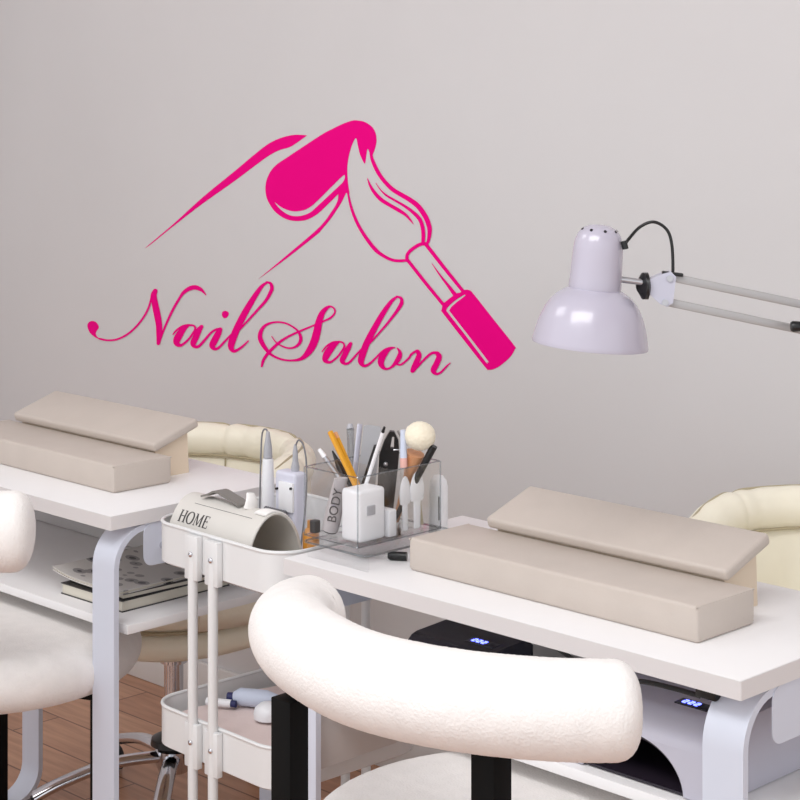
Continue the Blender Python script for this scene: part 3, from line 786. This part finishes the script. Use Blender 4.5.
for j in range(ny):
    for i in (0, nx): Fc.append((idx(i, j, 0), idx(i, j + 1, 0), idx(i, j + 1, 1), idx(i, j, 1)))
g._add(V, Fc)
solo('folded_cloth', g, 'blush', 'pale pink folded cloth filling the lower trolley tray', 'cloth', p, TRZ, world=False)
CT = LF + CH + 0.0045
p = at_z(252, 699, CT + 0.012)
lot = thing('lotion_bottle', 'pale blue-white bottle lying on the cloth in the lower tray', 'bottle', (p.x, p.y, CT), 0)
part('bottle_body', G().sweep([(0.040, 0.022, 0.014), (0.022, 0.012, 0.014), (-0.018, -0.010, 0.014), (-0.026, -0.0145, 0.0125)], [0.008, 0.014, 0.014, 0.009], 20), 'bluep', lot)
part('cap', G().cyl((-0.026, -0.0145, 0.0125), (-0.036, -0.020, 0.0115), 0.0075), 'navy', lot, label='navy cap')
p = at_z(229, 704, CT + 0.006)
lo2 = thing('small_vial', 'small white vial with navy end beside the pale blue bottle', 'vial', (p.x, p.y, CT), 0)
part('vial_body', G().cyl((0.003, 0.002, 0.0068), (-0.034, -0.018, 0.0068), 0.0063), 'wplas', lo2)
part('cap', G().cyl((0.003, 0.002, 0.0068), (0.011, 0.006, 0.0068), 0.0055), 'navy', lo2, label='navy cap')
p = at_z(268, 718, CT)
solo('white_jar', G().lathe([(0.0, 0.0), (0.022, 0.0), (0.023, 0.008), (0.021, 0.016), (0.013, 0.023), (0.0, 0.025)], (p.x, p.y, CT), seg=28), 'wplas', 'white domed jar in the lower tray beside the black chair leg', 'jar', (p.x, p.y, CT))

# ------------------------------------------------------------------ magazines on the left shelf
mg = 'magazines on the left shelf'
def booklet(loc, L, D, H, rz, cm, label, curl=0.0):
    t = thing('magazine', label, 'magazine', loc, rz, mg)
    def slab(z0, z1, ins):
        g = G(); V = []; Fc = []; n = 10
        for i in range(n + 1):
            x = -L / 2 + ins + (L - 2 * ins) * i / n; dz = curl * max(0.0, 1 - i / 5.0) ** 2
            for y, z in ((-D / 2 + ins, z0), (D / 2 - ins, z0), (D / 2 - ins, z1), (-D / 2 + ins, z1)): V.append((x, y, z + dz))
        for i in range(n):
            for k in range(4): Fc.append((i * 4 + k, i * 4 + (k + 1) % 4, (i + 1) * 4 + (k + 1) % 4, (i + 1) * 4 + k))
        Fc += [(0, 1, 2, 3), tuple(4 * n + k for k in range(4))]
        g._add(V, Fc); return g
    part('pages', slab(0.0016, H - 0.0012, 0.002), 'page', t, smooth=False)
    part('cover', slab(0.0, 0.0016, 0), cm, t, smooth=False); part('cover', slab(H - 0.0012, H, 0), cm, t, smooth=False)
    return t
mc = (-2.632, 2.005)
booklet((mc[0] + 0.004, mc[1], SHZ), 0.170, 0.235, 0.019, 0.02, 'darkcov', 'thick pale-paged magazine at the bottom of the shelf pile')
booklet((mc[0] + 0.010, mc[1] + 0.005, SHZ + 0.0192), 0.160, 0.225, 0.009, -0.03, 'darkcov', 'dark thin magazine in the middle of the shelf pile')
booklet((mc[0] - 0.008, mc[1] - 0.006, SHZ + 0.0284), 0.185, 0.230, 0.006, 0.04, 'cover', 'magazine with printed cover on top of the shelf pile', 0.010)

# ------------------------------------------------------------------ UV lamps under the right table
def make_uv(loc, label, topm, full, W=0.25, D=0.19):
    t = thing('nail_lamp', label, 'nail lamp', loc, 0, 'nail lamps on the right shelf')
    k_w = W / 0.25; dxx = 0.045 if full else 0.030
    prof = [(0.0, 0.002), (0.0, 0.060), (0.004, 0.068), (0.020, 0.080), (0.032, 0.0905), (0.042, 0.0935), (D - 0.012, 0.098), (D, 0.086), (D, 0.002)]
    g = G().prism([prof], lambda q: Vector((-W / 2, q[0], q[1])), lambda q: Vector((W / 2, q[0], q[1])))
    b = part('housing', g, topm, t, sharp=28)
    def archp(rx, h, x0=0.0): return [(x0 - rx, -0.01)] + [(x0 - rx * math.cos(PI * k / 24), h * math.sin(PI * k / 24)) for k in range(1, 24)] + [(x0 + rx, -0.01)]
    cut(b, G().prism([archp(0.080 * k_w, 0.062, -0.002)], lambda q: Vector((q[0], -0.02, q[1])), lambda q: Vector((q[0], D - 0.025, q[1]))))
    pa = [(-0.002 - 0.079 * k_w * math.cos(PI * k / 24), 0.002 + 0.0585 * math.sin(PI * k / 24)) for k in range(25)]
    pb = [(-0.002 - 0.077 * k_w * math.cos(PI * k / 24), 0.002 + 0.0565 * math.sin(PI * k / 24)) for k in range(25)]
    V = []; Fc = []
    for q in (pa, pb):
        for y in (0.002, D - 0.028): V += [(x, y, z) for x, z in q]
    for k in range(24):
        Fc += [(k, k + 1, 25 + k + 1, 25 + k), (50 + k, 75 + k, 75 + k + 1, 50 + k + 1), (k, 50 + k, 50 + k + 1, k + 1)]
    Fc.append(tuple(75 + k for k in range(25)))
    g = G(); g._add(V, Fc)
    ln = part('liner', g, 'uvin', t)
    part('liner_floor', G().box((-0.002, D / 2 - 0.013, 0.0035), (0.150 * k_w, D - 0.035, 0.003)), 'uvin', t)
    if full:
        for k in range(7):
            a = PI * (0.14 + 0.72 * k / 6)
            for y in (0.03, 0.085):
                c = Vector((-0.002 - 0.0755 * math.cos(a), y, 0.002 + 0.055 * math.sin(a)))
                part('led_bead', G().ell(c, (0.0045, 0.006, 0.0045), u=12, v=8), 'bead', ln)
    yd = 0.062
    part('display', G().box((dxx + 0.006, yd, 0.0947), (0.052, 0.020, 0.0022), bev=0.0006, mx=Matrix.Rotation(0.033, 4, 'X')), 'uvdark', t)
    g = G()
    for dx in (-0.009, 0.0, 0.009):
        for z in (-1, 0, 1): g.box((dxx + dx, yd + z * 0.0045, 0.0960 + z * 0.00015), (0.0055, 0.0014, 0.0012))
        for s_ in (-1, 1): g.box((dxx + dx + s_ * 0.0024, yd + s_ * 0.0022, 0.0960), (0.0010, 0.0055, 0.0012))
    part('digits', g, 'led', t, label='lit blue digits')
    return t
make_uv((-1.473, 1.887, SHZ), 'pearl grey nail lamp with lit blue digits beside the right table leg', 'uvbody', True)
uv_d = make_uv((-1.838, 1.905, SHZ), 'charcoal nail lamp with lit blue digits above the chair roll', 'uvdark', False, 0.150, 0.125)
uv_d.scale.z = 0.94
# cable under the tabletop
c0 = Vector((-1.66, 1.90, 0.7262)); pts = [c0, at_v(600, 676, 1.872), at_v(645, 682, 1.868), at_v(672, 688, 1.868), at_v(700, 696, 1.868)]
for p_ in pts: p_.z = min(p_.z, 0.7262)
cb = thing('power_cable', 'black cable with plug hanging under the right table front edge', 'cable', pts[4], 0)
part('cord', G().sweep(catmull(pts, 10), 0.0032, 10), 'cable', cb, True)
q = at_v(709, 698, 1.868)
part('plug', G().box((q.x, 1.868, 0.7205), (0.030, 0.016, 0.018), bev=0.002), 'blackp', cb, True)

# ------------------------------------------------------------------ acrylic riser, organizer and its contents
OZ = 0.780
OU0, OU1, OV0, OV1 = -2.078, -1.964, 1.878, 2.050
g = G().box((-1.995, 1.962, 0.7775), (0.134, 0.205, 0.004), bev=0.0015)
for v in (1.868, 2.055): g.box((-1.995, v, 0.765), (0.128, 0.004, 0.0215), bev=0.001)
riser = thing('acrylic_riser', 'clear acrylic riser on the right table under the organizer', 'riser', (-1.995, 1.962, TZ), 0)
part('riser_body', g, 'clear', riser, True)
g = G()
g.sweep([Vector((x, y, 0.7775)) for x, y in rrect(-2.062, -1.928, 1.8595, 2.0645, 0.012)], 0.0016, 8, closed=True)
part('riser_edge', g, 'clearedge', riser, True)
org = thing('brush_organizer', 'clear acrylic organizer full of brushes and tools on the right table', 'organizer', ((OU0 + OU1) / 2, (OV0 + OV1) / 2, OZ), 0)
T_ = 0.0022; HT = 0.102
def wallbox(u0, u1, v0, v1, z0, z1): return ((u0 + u1) / 2, (v0 + v1) / 2, (z0 + z1) / 2), (u1 - u0, v1 - v0, z1 - z0)
g = G()
for a in ((OU0, OU1, OV0, OV1, OZ, OZ + 0.003), (OU0, OU1, OV0, OV0 + T_, OZ + 0.003, OZ + HT), (OU0, OU1, OV1 - T_, OV1, OZ + 0.003, OZ + HT), (OU0, OU0 + T_, OV0 + T_, OV1 - T_, OZ + 0.003, OZ + HT), (OU1 - T_, OU1, OV0 + T_, OV1 - T_, OZ + 0.003, OZ + HT)):
    c, d = wallbox(*a); g.box(c, d)
part('organizer_body', g, 'clear', org, True, smooth=False)
c, d = wallbox(OU0 + T_, OU1 - T_, 1.966, 1.968, OZ + 0.003, OZ + HT - 0.004)
part('divider', G().box(c, d), 'clear', org, True, smooth=False)
g = G()
for z in (OZ + 0.001, OZ + HT): g.sweep([Vector((x, y, z)) for x, y in rrect(OU0, OU1, OV0, OV1, 0.004, 3)], 0.0011, 6, closed=True)
for x in (OU0, OU1):
    for y in (OV0, OV1): g.cyl((x, y, OZ), (x, y, OZ + HT), 0.0011, seg=8)
part('edge', g, 'clearedge', org, True)
OF = OZ + 0.0034
# white boxes in the near corner
bx = thing('white_case', 'white plastic case in the near corner of the organizer', 'case', (-1.992, 1.916, OF))
part('case_body', G().box((0.002, -0.002, 0.0385), (0.040, 0.054, 0.076), bev=0.006, seg=3), 'wplas', bx)
part('case_button', G().box((0.0225, -0.006, 0.046), (0.003, 0.016, 0.014), bev=0.001), 'gplas', bx, label='grey button')
solo('small_white_box', G().box((-1.984, 1.953, OF + 0.0205), (0.034, 0.016, 0.040), bev=0.003), 'wplas', 'small white box beside the taller white case in the organizer', 'box', (-1.986, 1.953, OF))
def stick(name, label, cat, top, bot, vt, vb, spec, seg=14, flat=None):
    """spec: list of (partname, f0, f1, r0, r1, material) from bottom (0) to top (1)"""
    a = at_v(bot[0], bot[1], vb); b = at_v(top[0], top[1], vt)
    d = b - a; k = (OF + 0.001 - a.z) / d.z; foot = a + d * k; foot.z = OF + 0.001
    foot.x = min(max(foot.x, OU0 + 0.012), OU1 - 0.012); foot.y = min(max(foot.y, OV0 + 0.012), OV1 - 0.012)
    D = b - foot
    t = thing(name, label, cat, foot, 0, 'tools in the organizer')
    for (pn, f0, f1, r0, r1, m) in spec:
        r0_, r1_ = ((r0, r1) if flat is None else ((r0, r0 * flat), (r1, r1 * flat)))
        part(pn, G().sweep([D * f0, D * (f0 * .5 + f1 * .5), D * f1], [r0_, r1_ if flat else (r0 + r1) / 2, r1_], seg), m, t)
    return t
VB = 1.985
stick('metal_pusher', 'thin silver stick leaning furthest left in the organizer', 'tool', (319, 449), (345, 486), 1.93, 1.95, [('shaft', 0, .9, .0042, .0042, 'silver'), ('tip', .9, 1, .0042, .0030, 'wplas')])
stick('yellow_pencil', 'amber yellow pencil leaning left in the organizer, the front one', 'pencil', (330, 432), (349, 472), 1.955, 1.95, [('barrel', 0, 1.0, .0042, .0046, 'yellow')], 6)
stick('yellow_pencil', 'amber yellow pencil just behind the front yellow one', 'pencil', (335, 433), (353, 474), 1.965, 1.958, [('barrel', 0, .94, .0040, .0040, 'yellow'), ('collar', .94, 1.0, .0042, .0042, 'copper')], 6)
stick('dark_brush', 'short dark tapered brush behind the silver stick', 'brush', (332.5, 451), (344, 476), 1.972, 1.962, [('handle', 0, .8, .0075, .006, 'blackp'), ('tip', .8, 1.0, .006, .0012, 'blackp')])
stick('clear_tool', 'clear plastic tool with a rounded top left of the grey file', 'tool', (350, 424), (352, 472), 1.99, 1.975, [('shaft', 0, .95, .0055, .0058, 'clearedge'), ('tip', .95, 1.0, .0062, .004, 'gplas')])
stick('lilac_file', 'narrow pale lilac file left of the broad grey file', 'nail file', (360, 424), (350, 470), 1.99, 1.975, [('blade', 0, 1.0, .0055, .0055, 'lav')], 12, 0.3)
# broad grey nail file
a = at_v(352, 478, 1.985); b = at_v(372, 428, 1.995)
ax = (b - a).normalized(); cx = Vector((1, 1, 0)).normalized(); cx = (cx - ax * cx.dot(ax)).normalized(); cz = ax.cross(cx)
L = 0.135; mx = Matrix((cx, ax, cz)).transposed().to_4x4()
k_ = (OF + 0.012 - a.z) / ax.z; a = a + ax * k_; b = b + ax * 0.004
a.x = max(a.x, -2.058); ax = (b - a).normalized(); cx = Vector((1, 1, 0)).normalized(); cx = (cx - ax * cx.dot(ax)).normalized(); cz = ax.cross(cx)
Lf = (b - a).length
lp = rrect(-0.0135, 0.0135, 0.0, Lf, 0.005)
g = G().prism([lp], lambda q: a + cx * q[0] + ax * q[1] - cz * 0.002, lambda q: a + cx * q[0] + ax * q[1] + cz * 0.002)
solo('nail_file', g, 'filegrey', 'broad grey nail file standing in the middle of the organizer', 'nail file', a)
stick('white_brush', 'slim white brush with dark tip crossing the black case', 'brush', (384.5, 427), (366, 484), 1.93, 1.935, [('handle', 0, .95, .0030, .0028, 'wplas'), ('tip', .95, 1, .0026, .0018, 'blackp')])
stick('black_marker', 'black marker between the grey file and white brush', 'marker', (377, 446), (367, 476), 1.975, 1.97, [('barrel', 0, 1.0, .0050, .0050, 'blackp')])
# black scissor case
a = at_v(381, 480, 2.02); b = at_v(391, 431, 2.02); ax = (b - a).normalized(); cx = (Vector((1, 1, 0)).normalized()); cx = (cx - ax * cx.dot(ax)).normalized(); cz = ax.cross(cx)
k_ = (OF + 0.012 - a.z) / ax.z; a = a + ax * k_; a.x = max(a.x, -2.054); ax = (b - a).normalized(); cx = Vector((1, 1, 0)).normalized(); cx = (cx - ax * cx.dot(ax)).normalized(); cz = ax.cross(cx); Lf = (b - a).length
t = thing('nail_clipper', 'black nail clipper with looped top right of the white brush', 'clipper', a, 0)
prof = [(-0.013, 0), (0.013, 0), (0.0150, Lf * .55), (0.0150, Lf * .75), (0.0125, Lf * .90), (0.005, Lf), (-0.002, Lf), (-0.009, Lf * .88), (-0.0150, Lf * .70), (-0.0140, Lf * .5)]
hole = [(0.001, Lf * .80), (0.0065, Lf * .80), (0.0055, Lf * .94), (0.0025, Lf * .94)]
g = G().prism([prof, hole], lambda q: cx * q[0] + ax * q[1] - cz * 0.0045, lambda q: cx * q[0] + ax * q[1] + cz * 0.0045)
part('body', g, 'blackp', t)
g = G().sweep([cx * q[0] + ax * q[1] - cz * 0.0035 for q in [(0.006, Lf * .78), (0.0160, Lf * .79), (0.0165, Lf * .93), (0.0100, Lf * 1.02)]], 0.0016, 8)
part('lever', g, 'silver', t)
part('rivet', G().ell(cx * -0.004 + ax * Lf * .60 - cz * 0.0045, (0.0035, 0.0035, 0.0035)), 'silver', t)
# powder brush
a = at_v(404, 492, 2.02); b = at_v(420, 436, 2.02); D = b - a; k_ = (OF + 0.003 - a.z) / D.z; a = a + D * k_; a.x = min(max(a.x, OU0 + 0.012), OU1 - 0.014); a.y = min(max(a.y, OV0 + 0.012), OV1 - 0.014); D = b - a
t = thing('powder_brush', 'big cream powder puff brush with copper ferrule in the organizer', 'brush', a, 0)
part('handle', G().sweep([D * 0, D * .35, D * .52], [.005, .006, .0075], 16), 'copper', t)
part('ferrule', G().sweep([D * .52, D * .66, D * .80], [.0075, .011, .0145], 20), 'copper', t)
part('bristles', G().ell(D * 1.0, (0.0235, 0.0235, 0.0215), u=32, v=20).rough(0.0008, 300), 'puff', t)
stick('black_brush', 'black-handled brush leaning furthest right in the organizer', 'brush', (434, 446), (419, 474), 2.03, 2.02, [('handle', 0, .55, .0035, .0045, 'blackp'), ('ferrule', .55, 1.0, .0052, .0056, 'blackp')])
stick('brown_brush', 'short brown brush between the powder brush and black brush', 'brush', (414, 458), (416, 476), 2.036, 2.036, [('handle', 0, 1.0, .0035, .003, 'piping')])
stick('pink_wand', 'pale pink and clear wand left of the powder brush', 'wand', (403, 430), (404, 478), 2.0, 2.0, [('shaft', 0, .62, .0048, .0052, 'clear'), ('grip', .62, .72, .0056, .0056, 'pinkp'), ('cap', .72, 1.0, .0056, .0040, 'bluep')])
def spoon(px, py, w, top, bot, v, label, m='wplas'):
    a = at_v(px, bot, v); a.z = max(a.z, OF); b = at_v(px, top, v)
    H = b.z - a.z; t = thing('white_spatula', label, 'spatula', a, 0, 'white plastic spatulas in the organizer')
    D = b - a
    part('handle', G().sweep([D * 0.0, D * .5], [(w * .45, .0025), (w * .5, .0025)], 16), m, t)
    n = 14
    part('blade', G().sweep([D * (.48 + .52 * k / n) for k in range(n + 1)], [(w * max(.05, math.sin(PI * (.25 + .75 * k / n)) ** .5), .0035 * max(.1, math.sin(PI * (.25 + .75 * k / n)))) for k in range(n + 1)], 18), m, t)
spoon(405, 0, .0115, 476, 536, 1.996, 'white rounded spatula standing right of the white case')
spoon(417, 0, .0150, 471, 530, 2.020, 'broader white spatula left of the white bottle')
t = thing('white_bottle', 'white bottle with sloping shoulders standing behind the right end of the organizer', 'bottle', (-2.003, 2.086, TZ))
part('bottle_body', G().lathe([(0.0, 0.0), (0.0135, 0.0), (0.0145, 0.004), (0.0145, 0.078), (0.0125, 0.088), (0.007, 0.095), (0.0, 0.097)], seg=28), 'wplas', t)
part('label_print', G().sweep([(0.0108, -0.0100, 0.030), (0.0108, -0.0100, 0.066)], 0.0009, 6), 'ink', t)
# grey lotion tube lettered BODY
a = at_v(330, 536, 1.900); a.z = OF + 0.006; b = at_v(341, 478, 1.906)
ax = (b - a).normalized()
t = thing('lotion_tube', 'grey lotion tube lettered BODY leaning in the left organizer side', 'tube', a, 0)
D = b - a
part('tube_body', G().sweep([D * .0, D * .12, D * .4, D * 1.0], [.0118, .0128, .0125, (.0135, .004)], 24), 'tube', t)
part('cap', G().sweep([D * -0.03, D * 0.02], [.0100, .0102], 20), 'blackp', t, label='black cap')
def text_part(txt, size, mtx, m, parent, ext=0.0004):
    cu = bpy.data.curves.new('lettering', 'FONT'); cu.body = txt; cu.size = size; cu.extrude = ext; cu.align_x = 'LEFT'; cu.align_y = 'CENTER'
    o = bpy.data.objects.new('lettering', cu); COL.objects.link(o)
    dg = bpy.context.evaluated_depsgraph_get(); dg.update()
    me = bpy.data.meshes.new_from_object(o.evaluated_get(dg)); bpy.data.objects.remove(o); bpy.data.curves.remove(cu)
    me.transform(mtx); me.materials.clear(); me.materials.append(M[m]); me.name = 'lettering'
    n = bpy.data.objects.new('lettering', me); COL.objects.link(n); n.parent = parent
    return n
fw = Vector((1, -1, 0)).normalized()                 # towards the viewer
nx_ = (fw - ax * fw.dot(ax)).normalized(); yx = nx_.cross(ax)
mt_ = Matrix.Translation(D * .2 + nx_ * 0.0126) @ Matrix((ax, yx, nx_)).transposed().to_4x4()
text_part('BODY', 0.019, mt_, 'ink', t)
solo('polish_bottle', G().box((-2.0675, 1.8895, OF + 0.010), (0.012, 0.012, 0.019), bev=0.002), 'blackp', 'small black square bottle in the front left corner of the organizer', 'bottle', (-2.0675, 1.8895, OF))
# brush with black cap lying on the table before the riser
a = at_z(360, 557, TZ + 0.007); b = at_z(387, 555.5, TZ + 0.007); c = at_z(404, 551.5, TZ + 0.007)
c = b + (b - a).normalized() * 0.0
dirb = Vector((0.83, 0.56, 0)).normalized()
b0 = at_z(388, 555.5, TZ + 0.0065)
t = thing('capped_brush', 'brush with black cap lying on the table before the organizer', 'brush', (b0.x, b0.y, TZ))
part('cap', G().sweep([Vector((0, 0, .0065)), dirb * 0.004 + Vector((0, 0, .0065)), dirb * 0.028 + Vector((0, 0, .0065))], [.0045, .0064, .0064], 16), 'blackp', t, label='black cap')
part('handle', G().sweep([Vector((0, 0, .0055)), dirb * -0.045 + Vector((0, 0, .0035))], [.0035, .002], 12), 'clear', t)

# ------------------------------------------------------------------ desk lamp
LZ = 2.45
MP = LZ / F
base_l = Vector((-1.292, 2.16, TZ))
dlamp = thing('desk_lamp', 'lilac-white swing-arm desk lamp reaching in above the right table', 'lamp', base_l, 0)
cr = Vector((1, 1, 0)).normalized()
o = at_d(590, 345, LZ)
axl = (Vector((0, 0, 1)) + cr * 0.085).normalized()
q = MP
outer = [(58, 0), (58.3, 1.5), (57.6, 5), (56.2, 12), (54.2, 20), (51.5, 28), (48, 36), (43.5, 43), (38, 49), (31, 54), (26, 56.5)]
inner = [(24, 54), (30, 51.5), (37, 46.5), (42.5, 40.5), (47, 33.5), (50.5, 26), (53, 19), (55, 11), (56.6, 3), (56.8, 0), (58, 0)]
part('shade', G().lathe([(r * q, h * q) for r, h in outer + inner], o, axl, 72), 'lamp', dlamp, True)
hous = [(26, 56), (26.6, 58), (26.2, 64), (25.6, 80), (25.0, 96), (24.0, 104), (21.5, 111), (17, 116.5), (10, 120), (0.01, 121)]
hs = part('housing', G().lathe([(0.01, 56)and(20, 56)] and [(r * q, h * q) for r, h in hous], o, axl, 48), 'lamp', dlamp, True)
xl, yl = frame(axl)
for k in range(8):
    a_ = 2 * PI * k / 8 + 0.2; c_ = o + axl * 115.6 * q + (xl * math.cos(a_) + yl * math.sin(a_)) * 18.0 * q
    nrm = (axl * 0.75 + (xl * math.cos(a_) + yl * math.sin(a_)) * 0.65).normalized()
    part('vent_hole', G().sweep([c_ - nrm * 0.002, c_ + nrm * 0.0006], 0.0020, 10), 'blackp', hs, True)
part('bulb', G().lathe([(0.01, 12), (10, 14), (18, 22), (20, 32), (16, 44), (9, 54), (8, 62)] and [(r * q, h * q) for r, h in [(0.01, 12), (10, 14), (18, 22), (20, 32), (16, 44), (9, 54), (8, 60)]], o, axl, 24), 'wplas', dlamp, True)
part('swivel_rod', G().cyl(at_d(618, 279, LZ), at_d(648, 283, LZ), 0.0042), 'silver', dlamp, True)
part('knob', G().sweep([at_d(641, 286, LZ - 0.002), at_d(643, 286, LZ), at_d(648, 286, LZ), at_d(650, 286, LZ)], [.010, .0175, .0175, .010], 20), 'blackp', dlamp, True)
nd = Vector((-1, 1, 0)).normalized()                 # away from the viewer
ZA = LZ + 0.03                                       # arms swing slightly back
def plate(pts, th, Z=LZ): return G().prism([pts], lambda p_: at_d(p_[0], p_[1], Z) - nd * th / 2, lambda p_: at_d(p_[0], p_[1], Z) + nd * th / 2)
bk = part('bracket', plate([(648, 279), (662, 273), (670, 271), (675, 276), (672, 302), (666, 306), (659, 303), (649, 294)], 0.020), 'lampgrey', dlamp, True)
for sx, sy in ((668.5, 277.5), (664, 301.5)):
    part('screw', G().sweep([at_d(sx, sy, LZ) - nd * 0.010, at_d(sx, sy, LZ) - nd * 0.0125], 0.0042, 14), 'silver', bk, True)
def arm(p0, p1, Z0, Z1, hw=0.0052):
    a_, b_ = at_d(p0[0], p0[1], Z0), at_d(p1[0], p1[1], Z1)
    d_ = (b_ - a_).normalized(); u_ = Vector((0, 0, 1)); u_ = (u_ - d_ * u_.dot(d_)).normalized(); w_ = d_.cross(u_)
    m_ = Matrix((d_, w_, u_)).transposed().to_4x4()
    return G().box((a_ + b_) / 2, ((b_ - a_).length, 0.009, hw * 2), bev=0.0012, mx=m_)
part('arm', arm((668, 276.5), (838, 312), LZ, LZ + 0.02), 'alu', dlamp, True)
part('arm', arm((665, 301.5), (806, 331), LZ, LZ + 0.02), 'alu', dlamp, True)
part('cord', G().sweep(catmull([at_d(624.5, 246, LZ - 0.02), at_d(628, 240, LZ - 0.012), at_d(640, 227, LZ), at_d(654, 222, LZ), at_d(667, 230, LZ), at_d(672, 246, LZ), at_d(673, 272, LZ)], 10), 0.0021, 10), 'blackp', dlamp, True)
part('cord_grip', G().sweep([at_d(623.5, 241, LZ - 0.018), at_d(625.5, 249, LZ - 0.018)], 0.0042, 12), 'blackp', dlamp, True)
part('cord_clip', arm((662, 272.5), (683, 275), LZ - 0.004, LZ - 0.004, 0.0022), 'blackp', dlamp, True)
ja = at_d(822, 327, LZ + 0.02)
g = G().sweep([at_d(791, 326.5, LZ - 0.006), at_d(793, 326.5, LZ - 0.006), at_d(800, 326.5, LZ - 0.006), at_d(840, 326, LZ - 0.006)], [.006, .0072, .0066, .0066], 16)
g.box(at_d(830, 322, LZ + 0.02), (0.05, 0.03, 0.03), rz=PI / 4, bev=0.004)
part('elbow', g, 'blackp', dlamp, True)
ftop = at_d(832, 326, LZ + 0.02)
for s_ in (-1, 1):
    off = Vector((1, 1, 0)).normalized() * 0.011 * s_
    part('arm', G().sweep([ftop + off, base_l + Vector((0, 0, 0.05)) + off], 0.0048, 10), 'alu', dlamp, True)
g = G().box(base_l + Vector((0, 0, 0.028)), (0.05, 0.05, 0.055), bev=0.006)
part('clamp', g, 'blackp', dlamp, True)
